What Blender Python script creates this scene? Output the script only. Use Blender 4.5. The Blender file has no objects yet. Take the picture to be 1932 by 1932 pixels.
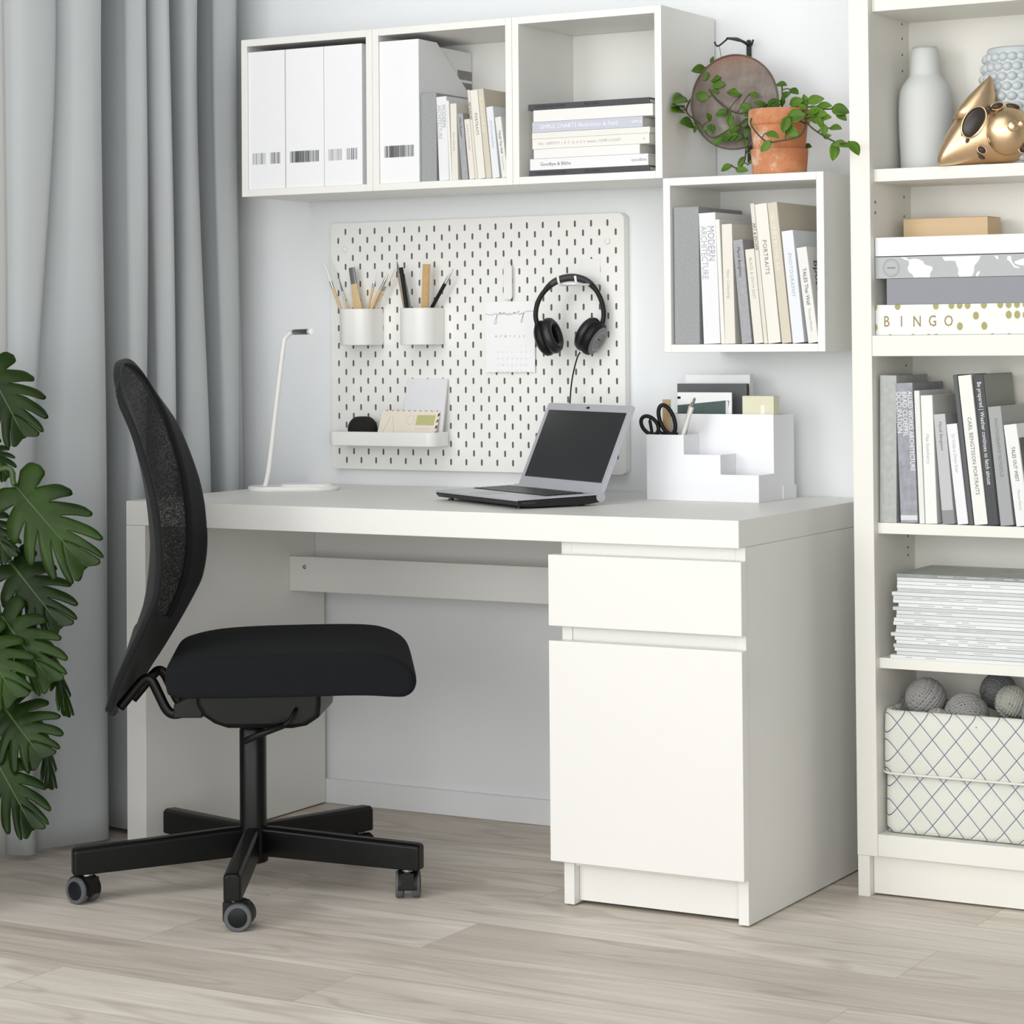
import bpy, bmesh, math, random
from mathutils import Vector, Matrix
random.seed(7)
PI=math.pi
SC=bpy.context.scene
COL=SC.collection
# ------------------------------------------------------------------ materials
def lin(h):
    if isinstance(h,str):
        h=h.lstrip('#'); c=[int(h[i:i+2],16)/255 for i in (0,2,4)]
        return tuple(x/12.92 if x<=.04045 else ((x+.055)/1.055)**2.4 for x in c)
    return tuple(h)
def nodes(name):
    m=bpy.data.materials.new(name); m.use_nodes=True
    nt=m.node_tree; b=nt.nodes['Principled BSDF']
    return m,nt,b
def mat(name,col,rough=.5,metal=0,var=.03,scale=40,bump=0,bscale=300,spec=None,sheen=0,coat=0,trans=0):
    m,nt,b=nodes(name); c=lin(col)
    tc=nt.nodes.new('ShaderNodeTexCoord'); nz=nt.nodes.new('ShaderNodeTexNoise'); nz.inputs['Scale'].default_value=scale; nz.inputs['Detail'].default_value=4
    nt.links.new(tc.outputs['Object'],nz.inputs['Vector'])
    mx=nt.nodes.new('ShaderNodeMix'); mx.data_type='RGBA'
    mx.inputs[6].default_value=tuple(max(0,x*(1-var)) for x in c)+(1,); mx.inputs[7].default_value=tuple(min(1,x*(1+var)) for x in c)+(1,)
    nt.links.new(nz.outputs['Fac'],mx.inputs[0]); nt.links.new(mx.outputs[2],b.inputs['Base Color'])
    b.inputs['Roughness'].default_value=rough; b.inputs['Metallic'].default_value=metal
    if spec is not None: b.inputs['Specular IOR Level'].default_value=spec
    if sheen: b.inputs['Sheen Weight'].default_value=sheen
    if coat: b.inputs['Coat Weight'].default_value=coat; b.inputs['Coat Roughness'].default_value=.2
    if bump:
        n2=nt.nodes.new('ShaderNodeTexNoise'); n2.inputs['Scale'].default_value=bscale; n2.inputs['Detail'].default_value=3
        nt.links.new(tc.outputs['Object'],n2.inputs['Vector'])
        bp=nt.nodes.new('ShaderNodeBump'); bp.inputs['Strength'].default_value=bump; bp.inputs['Distance'].default_value=.002
        nt.links.new(n2.outputs['Fac'],bp.inputs['Height']); nt.links.new(bp.outputs['Normal'],b.inputs['Normal'])
    if trans:
        tr=nt.nodes.new('ShaderNodeBsdfTranslucent'); tr.inputs['Color'].default_value=c+(1,)
        ms=nt.nodes.new('ShaderNodeMixShader'); ms.inputs[0].default_value=trans
        out=nt.nodes['Material Output']
        nt.links.new(b.outputs[0],ms.inputs[1]); nt.links.new(tr.outputs[0],ms.inputs[2]); nt.links.new(ms.outputs[0],out.inputs['Surface'])
    return m
_mc={}
def M(col,rough=.5,**k):
    key=(col,rough,tuple(sorted(k.items())))
    if key not in _mc: _mc[key]=mat('surface_'+str(len(_mc)),col,rough,**k)
    return _mc[key]
# ------------------------------------------------------------------ mesh helpers
def place(o,X,Y):
    X=Vector(X).normalized(); Y=Vector(Y).normalized(); Z=X.cross(Y)
    m=Matrix((X,Y,Z)).transposed().to_4x4(); m.translation=Vector(o); return m
def box(bm,x0,x1,y0,y1,z0,z1,mi=0,T=None):
    P=[(x0,y0,z0),(x1,y0,z0),(x1,y1,z0),(x0,y1,z0),(x0,y0,z1),(x1,y0,z1),(x1,y1,z1),(x0,y1,z1)]
    v=[bm.verts.new(T@Vector(p) if T else p) for p in P]
    for f in ((0,3,2,1),(4,5,6,7),(0,1,5,4),(1,2,6,5),(2,3,7,6),(3,0,4,7)):
        F=bm.faces.new([v[i] for i in f]); F.material_index=mi
    return v
def prism(bm,pts,ax,a,b,mi=0,T=None):
    def mp(p,t):
        r=(t,p[0],p[1]) if ax=='x' else (p[0],t,p[1]) if ax=='y' else (p[0],p[1],t)
        return T@Vector(r) if T else Vector(r)
    A=[bm.verts.new(mp(p,a)) for p in pts]; B=[bm.verts.new(mp(p,b)) for p in pts]; n=len(pts)
    fs=[bm.faces.new(A),bm.faces.new(B[::-1])]
    for i in range(n): fs.append(bm.faces.new((A[i],B[i],B[(i+1)%n],A[(i+1)%n])))
    for f in fs: f.material_index=mi
    bmesh.ops.recalc_face_normals(bm,faces=fs)
def loft(bm,rings,cap=True,closed=True,mi=0,flip=False):
    R=[[bm.verts.new(p) for p in r] for r in rings]; n=len(R[0]); fs=[]
    for i in range(len(R)-1):
        for j in range(n if closed else n-1):
            k=(j+1)%n; fs.append(bm.faces.new((R[i][j],R[i][k],R[i+1][k],R[i+1][j])))
    if cap and closed: fs.append(bm.faces.new(R[0][::-1])); fs.append(bm.faces.new(R[-1]))
    for f in fs: f.material_index=mi
    if closed and cap: bmesh.ops.recalc_face_normals(bm,faces=fs)
    return R
def lathe(bm,prof,seg=40,T=None,mi=0,cap=True,sx=1,sy=1):
    rings=[]
    for r,z in prof:
        ring=[]
        for i in range(seg):
            a=2*PI*i/seg; p=Vector((r*sx*math.cos(a),r*sy*math.sin(a),z)); ring.append(T@p if T else p)
        rings.append(ring)
    loft(bm,rings,cap,True,mi)
def crom(P,n):
    P=[Vector(p) for p in P]; Q=[P[0]*2-P[1]]+P+[P[-1]*2-P[-2]]; out=[]
    for i in range(1,len(Q)-2):
        for k in range(n):
            t=k/n; a,b,c,d=Q[i-1],Q[i],Q[i+1],Q[i+2]
            out.append(.5*((2*b)+(c-a)*t+(2*a-5*b+4*c-d)*t*t+(3*b-a-3*c+d)*t**3))
    out.append(P[-1].copy()); return out
def tube(bm,pts,r,seg=8,mi=0,closed=False,T=None,flat=1,up=None):
    pts=[Vector(p) for p in pts]
    if T: pts=[T@p for p in pts]
    n=len(pts); rings=[]; nrm=Vector(up) if up else None
    for i,p in enumerate(pts):
        if closed: t=pts[(i+1)%n]-pts[i-1]
        else: t=pts[min(i+1,n-1)]-pts[max(i-1,0)]
        t.normalize()
        if nrm is None: nrm=Vector((0,0,1)) if abs(t.z)<.9 else Vector((1,0,0))
        nrm=(nrm-t*nrm.dot(t)).normalized(); bi=t.cross(nrm)
        rr=r[i] if isinstance(r,(list,tuple)) else r
        rings.append([p+nrm*(rr*math.cos(2*PI*k/seg))+bi*(rr*flat*math.sin(2*PI*k/seg)) for k in range(seg)])
    if closed: rings.append(rings[0][:]); loft(bm,rings,False,True,mi); bmesh.ops.remove_doubles(bm,verts=bm.verts,dist=1e-7)
    else: loft(bm,rings,True,True,mi)
def sphere(bm,c,r,u=24,v=16,mi=0,T=None,s=(1,1,1)):
    m=Matrix.Translation(c)@(T if T else Matrix())@Matrix.Diagonal((r*s[0],r*s[1],r*s[2],1))
    g=bmesh.ops.create_uvsphere(bm,u_segments=u,v_segments=v,radius=1,matrix=m)
    for x in g['verts']:
        for f in x.link_faces: f.material_index=mi
def rrect(x0,x1,y0,y1,r,n=6):
    out=[]
    for cx,cy,a0 in ((x1-r,y1-r,0),(x0+r,y1-r,90),(x0+r,y0+r,180),(x1-r,y0+r,270)):
        for k in range(n+1):
            a=math.radians(a0+90*k/n); out.append((cx+r*math.cos(a),cy+r*math.sin(a)))
    return out
def text(bm,s,size,T,mi=0,ext=.00015,align='LEFT',wx=1,shear=0,space=1):
    cu=bpy.data.curves.new('t','FONT'); cu.body=s; cu.size=size; cu.extrude=ext; cu.align_x=align; cu.align_y='CENTER'; cu.resolution_u=2; cu.shear=shear; cu.space_character=space
    ob=bpy.data.objects.new('t',cu); me=bpy.data.meshes.new_from_object(ob)
    n0=len(bm.verts); f0=len(bm.faces); bm.from_mesh(me); bm.verts.ensure_lookup_table(); bm.faces.ensure_lookup_table()
    D=T@Matrix.Diagonal((wx,1,1,1))
    for v in bm.verts[n0:]: v.co=D@v.co
    for f in bm.faces[f0:]: f.material_index=mi
    bpy.data.objects.remove(ob); bpy.data.curves.remove(cu); bpy.data.meshes.remove(me)
# ------------------------------------------------------------------ objects
def tag(o,label=None,cat=None,group=None,kind=None):
    if label: o['label']=label
    if cat: o['category']=cat
    if group: o['group']=group
    if kind: o['kind']=kind
    return o
def thing(name,label,cat,loc=(0,0,0),rot=(0,0,0),group=None):
    o=bpy.data.objects.new(name,None); COL.objects.link(o); o.empty_display_size=.05
    o.location=loc; o.rotation_euler=rot; return tag(o,label,cat,group)
def part(name,bm,m,parent=None,bevel=0,smooth=False,w=False,loc=None,label=None,solid=0,sub=0,bseg=2,off=0):
    me=bpy.data.meshes.new(name)
    if loc is not None:
        for v in bm.verts: v.co-=Vector(loc)
    elif w and parent is not None:
        l=parent.location
        if parent.parent: l=parent.parent.location+l
        for v in bm.verts: v.co-=l
    bm.to_mesh(me); bm.free()
    for x in (m if isinstance(m,(list,tuple)) else [m]): me.materials.append(x)
    o=bpy.data.objects.new(name,me); COL.objects.link(o)
    if parent is not None: o.parent=parent
    if loc is not None: o.location=loc
    if smooth: me.shade_smooth()
    if solid: d=o.modifiers.new('solid','SOLIDIFY'); d.thickness=solid; d.offset=off
    if bevel:
        d=o.modifiers.new('bevel','BEVEL'); d.width=bevel; d.segments=bseg; d.limit_method='ANGLE'; d.angle_limit=math.radians(40)
        me.shade_smooth()
        d=o.modifiers.new('wn','WEIGHTED_NORMAL'); d.keep_sharp=False
    if sub: d=o.modifiers.new('sub','SUBSURF'); d.levels=sub; d.render_levels=sub
    if label: o['label']=label
    return o
def B(): return bmesh.new()
def autosmooth(o,deg=40):
    bm=bmesh.new(); bm.from_mesh(o.data)
    for e in bm.edges:
        e.smooth = not (len(e.link_faces)!=2 or e.calc_face_angle(0)>math.radians(deg))
    bm.to_mesh(o.data); bm.free(); o.data.shade_smooth()
    bm=None
    return o
WHITE=mat('white_lacquer','#e8e8e4',.38,var=.008,scale=6)
WHITE2=mat('white_foil','#e9e8e1',.42,var=.008,scale=6)
CUBEW=mat('white_cube_paint','#efefeb',.40,var=.008,scale=6)
PLASTIC=mat('white_plastic','#efefec',.35,var=.006)
PAPER=mat('white_paper','#f4f4f6',.8,var=.01)
PAGES=mat('page_edges','#e9e6df',.9,var=.06,scale=220)
BLACKP=mat('black_plastic','#0e0f10',.48,spec=.3,var=.05)
BLACKF=mat('black_fabric','#101417',.9,var=.12,scale=500,bump=.2,bscale=900,spec=.25)
BLACKM=mat('black_powder_metal','#080909',.36,spec=.25,var=.05)
GREYM=mat('dark_grey','#4b4e50',.45,var=.05)
# ------------------------------------------------------------------ camera
CAM=dict(X=3.22902,Y=-4.53505,Z=1.05712,yaw=.50676,pitch=.02356,roll=-.0086,f=4507.82,cx=1088.384,cy=533.615)
cd=bpy.data.cameras.new('camera'); co=bpy.data.objects.new('camera',cd); COL.objects.link(co)
c,s=math.cos(CAM['yaw']),math.sin(CAM['yaw']); F=Vector((-s,c,0)); R=Vector((c,s,0)); U=Vector((0,0,1))
cp,sp=math.cos(CAM['pitch']),math.sin(CAM['pitch']); F,U=cp*F+sp*U,cp*U-sp*F
cr,sr=math.cos(CAM['roll']),math.sin(CAM['roll']); R,U=cr*R+sr*U,cr*U-sr*R
m=Matrix((R,U,-F)).transposed().to_4x4(); m.translation=(CAM['X'],CAM['Y'],CAM['Z']); co.matrix_world=m
cd.sensor_width=36; cd.lens=CAM['f']/1932*36; cd.shift_x=(966-CAM['cx'])/1932; cd.shift_y=-(966-CAM['cy'])/1932
cd.clip_end=60; SC.camera=co
# ------------------------------------------------------------------ floor, walls
def floor_mat():
    m,nt,b=nodes('greige_wood_floor'); N=nt.nodes.new; L=nt.links.new
    tc=N('ShaderNodeTexCoord')
    br=N('ShaderNodeTexBrick'); br.inputs['Scale'].default_value=1; br.inputs['Brick Width'].default_value=1.28; br.inputs['Row Height'].default_value=.192
    br.inputs['Mortar Size'].default_value=.0012; br.inputs['Mortar Smooth'].default_value=.3; br.inputs['Bias'].default_value=0; br.offset=.37
    br.inputs['Color1'].default_value=(0,0,0,1); br.inputs['Color2'].default_value=(1,1,1,1); br.inputs['Mortar'].default_value=(.5,.5,.5,1)
    mp=N('ShaderNodeMapping'); mp.inputs['Location'].default_value=(.33,.05,0); L(tc.outputs['Object'],mp.inputs['Vector']); L(mp.outputs[0],br.inputs['Vector'])
    # per-plank offset so that the grain breaks at each plank
    sep=N('ShaderNodeSeparateColor'); L(br.outputs['Color'],sep.inputs[0])
    mu=N('ShaderNodeMath'); mu.operation='MULTIPLY'; mu.inputs[1].default_value=37.0; L(sep.outputs[0],mu.inputs[0])
    cmb=N('ShaderNodeCombineXYZ'); L(mu.outputs[0],cmb.inputs[0]); L(mu.outputs[0],cmb.inputs[2])
    ad=N('ShaderNodeVectorMath'); ad.operation='ADD'; L(tc.outputs['Object'],ad.inputs[0]); L(cmb.outputs[0],ad.inputs[1])
    m2=N('ShaderNodeMapping'); m2.inputs['Scale'].default_value=(.9,8,1); L(ad.outputs[0],m2.inputs['Vector'])
    n1=N('ShaderNodeTexNoise'); n1.inputs['Scale'].default_value=1.6; n1.inputs['Detail'].default_value=7; n1.inputs['Roughness'].default_value=.62; n1.inputs['Distortion'].default_value=.5; L(m2.outputs[0],n1.inputs['Vector'])
    m3=N('ShaderNodeMapping'); m3.inputs['Scale'].default_value=(2.2,60,1); L(ad.outputs[0],m3.inputs['Vector'])
    n2=N('ShaderNodeTexNoise'); n2.inputs['Scale'].default_value=2; n2.inputs['Detail'].default_value=5; L(m3.outputs[0],n2.inputs['Vector'])
    # cathedral figure
    m4=N('ShaderNodeMapping'); m4.inputs['Scale'].default_value=(.7,5,1); L(ad.outputs[0],m4.inputs['Vector'])
    n4=N('ShaderNodeTexNoise'); n4.inputs['Scale'].default_value=1.5; n4.inputs['Detail'].default_value=2; n4.inputs['Distortion'].default_value=.8; L(m4.outputs[0],n4.inputs['Vector'])
    w1=N('ShaderNodeMath'); w1.operation='MULTIPLY'; w1.inputs[1].default_value=34; L(n4.outputs['Fac'],w1.inputs[0])
    w2=N('ShaderNodeMath'); w2.operation='SINE'; L(w1.outputs[0],w2.inputs[0])
    r1=N('ShaderNodeValToRGB'); e=r1.color_ramp.elements
    e[0].position=.22; e[0].color=lin('#c9c0b6')+(1,); e[1].position=.78; e[1].color=lin('#f2ece4')+(1,)
    x=e.new(.5); x.color=lin('#e0d8cf')+(1,)
    L(n1.outputs['Fac'],r1.inputs[0])
    def mix(t,f,a,bb):
        q=N('ShaderNodeMix'); q.data_type='RGBA'; q.blend_type=t
        if isinstance(f,float): q.inputs[0].default_value=f
        else: L(f,q.inputs[0])
        for i,v in ((6,a),(7,bb)):
            if isinstance(v,tuple): q.inputs[i].default_value=v
            else: L(v,q.inputs[i])
        return q.outputs[2]
    r2=N('ShaderNodeValToRGB'); r2.color_ramp.elements[0].color=(.90,.89,.88,1); r2.color_ramp.elements[1].color=(1.03,1.03,1.03,1); r2.color_ramp.elements[0].position=.3; r2.color_ramp.elements[1].position=.65; L(n2.outputs['Fac'],r2.inputs[0])
    c1=mix('MULTIPLY',1.0,r1.outputs[0],r2.outputs[0])
    r3=N('ShaderNodeValToRGB'); r3.color_ramp.elements[0].position=.80; r3.color_ramp.elements[0].color=(1,1,1,1); r3.color_ramp.elements[1].position=.99; r3.color_ramp.elements[1].color=(.86,.845,.82,1)
    rm=N('ShaderNodeMapRange'); rm.inputs[1].default_value=-1; rm.inputs[2].default_value=1; L(w2.outputs[0],rm.inputs[0]); L(rm.outputs[0],r3.inputs[0])
    c2=mix('MULTIPLY',1.0,c1,r3.outputs[0])
    # tone per plank
    r4=N('ShaderNodeValToRGB'); r4.color_ramp.elements[0].color=(.83,.80,.77,1); r4.color_ramp.elements[1].color=(1.04,1.045,1.03,1); L(sep.outputs[0],r4.inputs[0])
    c3=mix('MULTIPLY',1.0,c2,r4.outputs[0])
    c4=mix('MULTIPLY',br.outputs['Fac'],c3,(.80,.775,.75,1))
    L(c4,b.inputs['Base Color'])
    b.inputs['Roughness'].default_value=.48; b.inputs['Specular IOR Level'].default_value=.35
    bp=N('ShaderNodeBump'); bp.inputs['Strength'].default_value=.12; bp.inputs['Distance'].default_value=.002; L(n2.outputs['Fac'],bp.inputs['Height']); L(bp.outputs[0],b.inputs['Normal'])
    return m
bm=B(); box(bm,-3.2,5,-6,.1,-.1,0); tag(part('floor',bm,floor_mat()),kind='structure')
WALL=mat('pale_grey_wall','#eceff1',.85,var=.012,scale=3,bump=.05,bscale=260)
bm=B(); box(bm,-.60,5,0,.1,0,2.6); tag(part('wall_back',bm,WALL),kind='structure')
# left wall with the window opening behind the curtains
bm=B()
for a in ((-.42,0,0,2.6),(-3.3,-.42,0,.12),(-3.3,-.42,2.42,2.6)): box(bm,-.60,-.43,a[0],a[1],a[2],a[3])
tag(part('wall_left',bm,WALL),kind='structure')
bm=B(); box(bm,-.43,2.6,-.012,0,0,.056); tag(part('baseboard_back',bm,mat('baseboard_white','#eceef0',.5,var=.01),bevel=.003),kind='structure')
win=tag(thing('window_1',None,None,(-.50,-1.86,.12)),kind='structure')
bm=B()
for y in (-3.3,-2.34,-1.38,-.47): box(bm,-.53,-.47,y,y+.05,.12,2.42)
for z in (.12,2.37): box(bm,-.53,-.47,-3.3,-.42,z,z+.05)
tag(part('window_frame',bm,WHITE,win,w=True),kind='structure')
gm,nt,gb=nodes('window_glass'); gb.inputs['Transmission Weight'].default_value=1; gb.inputs['Roughness'].default_value=0; gb.inputs['IOR'].default_value=1.01; gb.inputs['Base Color'].default_value=(.96,.98,.98,1)
bm=B(); box(bm,-.503,-.497,-3.3,-.42,.12,2.42); tag(part('window_pane',bm,gm,win,w=True),kind='structure')
# ------------------------------------------------------------------ curtains
def curtain(name,label,top,bot,z0,z1,m,thick,nsub=6,wob=.004):
    T=crom(top,nsub); Bt=crom(bot,nsub); rows=44; bm=B(); V=[]
    for i in range(rows+1):
        t=i/rows; z=z0+(z1-z0)*t; k=max(0,min(1,(z-.75)/1.05)) ; k=k*k*(3-2*k)
        row=[]
        for j,(a,b) in enumerate(zip(T,Bt)):
            p=b.lerp(a,k); d=wob*math.sin(j*.35+z*2.3)+wob*.6*math.sin(j*.13-z*4.1)
            row.append(bm.verts.new((p.x+d,p.y+d*.3,z)))
        V.append(row)
    for i in range(rows):
        for j in range(len(V[0])-1): bm.faces.new((V[i][j],V[i][j+1],V[i+1][j+1],V[i+1][j]))
    base=(bot[len(bot)//2][0],bot[len(bot)//2][1],z0)
    o=part(name,bm,m,smooth=True,solid=thick,loc=base)
    return tag(o,label,'curtain')
mid=[(-.19,-.806),(-.152,-.797),(-.140,-.775),(-.168,-.745),(-.158,-.715),(-.126,-.668),(-.106,-.618),(-.110,-.584),(-.145,-.573),(-.215,-.584),(-.300,-.578),(-.345,-.535)]
FOLD=[(-.493,-.466,-.440),(-.383,-.362,-.344),(-.288,-.246,-.219),(-.160,-.137,-.116)]
for n_,(l_,p_,r_) in enumerate(FOLD):
    if n_: mid.append((-.345,(FOLD[n_-1][1]+p_)/2))
    mid+=[(-.300,p_-.012),(-.215,p_-.013),(-.155,l_+.005),(-.124,l_+.002),(-.107,p_),(-.120,r_),(-.155,r_-.003),(-.215,p_+.010),(-.300,p_+.012)]
mid+=[(-.315,-.10),(-.25,-.075),(-.190,-.055),(-.175,-.03)]
ymap=[(-.86,-.86),(-.80,-.795),(-.776,-.715),(-.57,-.584),(-.526,-.509),(-.443,-.4455),(-.402,-.422),(-.347,-.369),(-.329,-.321),(-.225,-.268),(-.196,-.235),(-.123,-.128),(-.03,-.03)]
def ym(y):
    for (a,b),(c_,d) in zip(ymap,ymap[1:]):
        if a<=y<=c_: return b+(d-b)*(y-a)/(c_-a)
    return y
top=[(x,ym(y),0) for x,y in mid]; mid=[(x,y,0) for x,y in mid]
CURT=mat('grey_curtain_cloth','#bcc1c3',.85,var=.03,scale=8,bump=.12,bscale=1500,sheen=.3,trans=.05)
curtain('curtain','heavy blue-grey floor-length curtain hanging in deep folds in the corner','top' and top,mid,.012,2.45,CURT,.003)
sh=[]
y=-2.2
k=0
while y<-.80:
    sh.append((-.205+(.03 if k%2 else -.03),y,0)); y+=.055+.02*((k*7)%3); k+=1
sh.append((-.19,-.775,0))
sm=mat('sheer_white_voile','#f3f3f1',.9,var=.01,scale=30,trans=.5)
curtain('sheer_curtain','sheer white curtain at the left edge, behind the split-leaf plant',sh,sh,.012,2.45,sm,.0015)
# ------------------------------------------------------------------ desk
desk=thing('desk','white desk with open left end panel and drawer pedestal on the right','desk',(.7,-.327,0))
bm=B(); box(bm,0,1.4,-.652,-.002,.68,.73); part('desktop',bm,WHITE,desk,bevel=.0012,w=True)
bm=B(); box(bm,0,.05,-.652,-.014,.003,.6797); part('side_panel',bm,WHITE,desk,bevel=.001,w=True)
bm=B(); box(bm,.0503,1.0,-.150,-.134,.499,.576); part('crossbar',bm,WHITE,desk,bevel=.001,w=True)
bm=B(); box(bm,.0503,1.0,-.05,-.034,.56,.6797); part('back_rail',bm,WHITE,desk,bevel=.001,w=True)
CH=mat('steel_bolt','#9a9c9c',.3,metal=1)
for x,y,z in ((.093,-.1505,.553),(.088,-.0505,.663)):
    bm=B(); lathe(bm,[(.0045,0),(.0045,.0015),(.002,.003)],12,place((x,y,z),(1,0,0),(0,0,1))); part('bolt',bm,CH,desk,w=True)
ped=B()
box(ped,1.3795,1.3999,-.625,-.004,.003,.6797); box(ped,1.0205,1.042,-.625,-.004,.003,.6797)
box(ped,1.042,1.3795,-.020,-.004,.01,.6797); box(ped,1.042,1.3795,-.625,-.02,.655,.6797); box(ped,1.042,1.3795,-.622,-.02,.488,.532); box(ped,1.042,1.3795,-.62,-.02,.075,.095)
part('pedestal',ped,WHITE,desk,bevel=.0008,w=True)
bm=B(); box(bm,1.0425,1.379,-.605,-.588,.008,.0745); part('plinth',bm,WHITE,desk,bevel=.0008,w=True)
bm=B(); box(bm,1.006,1.4035,-.651,-.6265,.523,.6555); part('drawer',bm,WHITE,desk,bevel=.0012,w=True)
bm=B(); box(bm,1.006,1.4035,-.651,-.6265,.0865,.4955); part('door',bm,WHITE,desk,bevel=.0012,w=True)
for x in (.012,1.026,1.389):
    for y in (-.63,-.04):
        bm=B(); lathe(bm,[(.006,0),(.006,.0029)],10,Matrix.Translation((x if x>.1 else .025,y+(.02 if y<-.3 else 0),0))); part('foot',bm,GREYM,desk,w=True)
# ------------------------------------------------------------------ wall cubes
def cube(x0,z0,label):
    t=thing('storage_cube',label,'wall shelf',(x0+.175,-.13,z0),group='white wall-mounted storage cubes')
    th=.0158; y0,y1=-.255,-.006
    bm=B()
    box(bm,x0,x0+th,y0,y1,z0,z0+.35); box(bm,x0+.3495-th,x0+.3495,y0,y1,z0,z0+.35)
    box(bm,x0+th,x0+.3495-th,y0,y1,z0,z0+th); box(bm,x0+th,x0+.3495-th,y0,y1,z0+.35-th,z0+.35)
    part('frame',bm,CUBEW,t,bevel=.0012,w=True)
    bm=B(); box(bm,x0+th+.0003,x0+.3492-th,-.022,-.016,z0+th+.0003,z0+.3497-th); part('back_panel',bm,CUBEW,t,w=True)
    return t
X0=.0026; ZC=1.3794
cube(X0,ZC,'white wall cube holding three white magazine files, leftmost of the row')
cube(X0+.35,ZC,'white wall cube in the middle of the row, with one file and upright books')
cube(X0+.70,ZC,'white wall cube at the right end of the row, with flat stacked books')
cube(X0+1.05,ZC-.3505,'single lower white wall cube of leaning books under the potted plant')
# ------------------------------------------------------------------ bookcase
bc=thing('bookcase','tall cream white open bookcase at the right edge','bookcase',(1.8,-.19,0))
bm=B(); xl,xr=1.479,2.08
for a,b_,lo in ((xl,xl+.041,0),(xr-.041,xr,1)):
    box(bm,a,b_,-.308,-.07,.0775,2.02)
    l0=a if not lo else b_-.024
    box(bm,l0,l0+.024,-.306,-.07,0,.0775)
part('side_panel',bm,WHITE2,bc,bevel=.0012,w=True)
bm=B(); box(bm,xl+.041,xr-.041,-.095,-.088,.08,2.0); part('back_panel',bm,WHITE2,bc,w=True)
def shelf(z0,z1,yf): 
    bm=B(); box(bm,xl+.0412,xr-.0412,yf,-.0953,z0,z1); part('shelf',bm,WHITE2,bc,bevel=.001,w=True)
shelf(1.676,1.700,-.29); shelf(1.3513,1.3755,-.29); shelf(1.0198,1.0592,-.3075); shelf(.6838,.7045,-.29); shelf(.4295,.4495,-.29); shelf(.0785,.1195,-.3075); shelf(1.98,2.02,-.3075)
bm=B(); box(bm,xl+.0245,xr-.0245,-.288,-.27,.004,.0775); part('plinth',bm,WHITE2,bc,bevel=.001,w=True)
for z in (1.6698,1.641,1.6095,1.5774,1.292,1.2595,.645,.667,.63,1.33,1.0):
    bm=B(); lathe(bm,[(.0026,0),(.0026,.0004)],10,place((1.5201,-.1325,z),(0,1,0),(0,0,1))); part('shelf_pin_hole',bm,GREYM,bc,w=True)
for z in (1.333,1.313):
    bm=B(); lathe(bm,[(.003,0),(.003,.0004)],10,place((1.5201,-.283,z-.02),(0,1,0),(0,0,1))); part('shelf_pin_hole',bm,GREYM,bc,w=True)
# ------------------------------------------------------------------ pegboard
PX,PZ,PW,PH=.0799,.7666,.76,.56; YF=-.022
pg=thing('pegboard','white pegboard with staggered slots on the wall above the desk','pegboard',(PX+PW/2,-.011,PZ))
bm=B(); cs=.02; nx,nz=38,28; NS=[(1,3),(37-1,3)]
skip={(2,3),(36,3),(2,25),(36,25)}
def V(x,y,z): return bm.verts.new((PX+x,y,PZ+z))
gridv={}
def gv(i,k):
    if (i,k) not in gridv: gridv[(i,k)]=V((i+.5)*cs,YF,PH-(k+.5)*cs)
    return gridv[(i,k)]
hw,hh=.0026,.0073; r=hw
slot=[]
for a in (0,45,90,135,180): slot.append((hw*math.cos(math.radians(a)),hh-hw+hw*math.sin(math.radians(a))))
for a in (180,225,270,315,360): slot.append((hw*math.cos(math.radians(a)),-(hh-hw)+hw*math.sin(math.radians(a))))
for i in range(37):
    for k in range(27):
        # cell centred at x=(i+1)*cs, z=PH-(k+1)*cs
        tl,tr,bl,br=gv(i,k),gv(i+1,k),gv(i,k+1),gv(i+1,k+1)
        ci,ck=i+1,k+1
        has=((ck%2==1 and ci%2==0) or (ck%2==0 and ci%2==1)) and (ci,ck) not in skip
        if not has: bm.faces.new((tl,bl,br,tr)); continue
        cx,cz=ci*cs,PH-ck*cs
        f=[V(cx+a,YF,cz+b) for a,b in slot]; g=[V(cx+a,YF+.002,cz+b) for a,b in slot]; n=len(f)
        for j in range(n): bm.faces.new((f[j],f[(j+1)%n],g[(j+1)%n],g[j]))
        bm.faces.new((tr,f[0],f[9],br)); bm.faces.new((tl,bl,f[5],f[4])); 
        bm.faces.new((tl,f[4],f[3],f[2],f[1],f[0],tr)); bm.faces.new((bl,br,f[9],f[8],f[7],f[6],f[5]))
bk_=B(); box(bk_,PX+.012,PX+PW-.012,-.0183,-.0175,PZ+.012,PZ+PH-.012); part('slot_shade_sheet',bk_,mat('slot_shade_grey','#70706e',.7,var=.02),pg,w=True)  # added sheet: its grey stands in for the shade inside the hollow slots
# border with rounded corners
out=rrect(0,PW,0,PH,.014,6)
inner=[]; N=7
ov=[V(x,YF,z) for x,z in out]; ob=[V(x,-.001,z) for x,z in out]; n=len(ov)
for j in range(n): bm.faces.new((ov[j],ob[j],ob[(j+1)%n],ov[(j+1)%n]))
C4=[gv(37,0),gv(0,0),gv(0,27),gv(37,27)]
for c_ in range(4):
    base=c_*N
    for j in range(N-1): bm.faces.new((ov[base+j],ov[base+j+1],C4[c_]))
rowT=[gv(i,0) for i in range(37,-1,-1)]; colL=[gv(0,k) for k in range(28)]; rowB=[gv(i,27) for i in range(38)]; colR=[gv(37,k) for k in range(27,-1,-1)]
for s_,line in enumerate((rowT,colL,rowB,colR)):
    a=ov[s_*N+N-1]; b=ov[((s_+1)*N)%n]
    bm.faces.new([a,b]+line[::-1])
bmesh.ops.recalc_face_normals(bm,faces=bm.faces)
part('board',bm,mat('white_pegboard_metal','#f1f1ee',.45,var=.01),pg,w=True)
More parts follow.
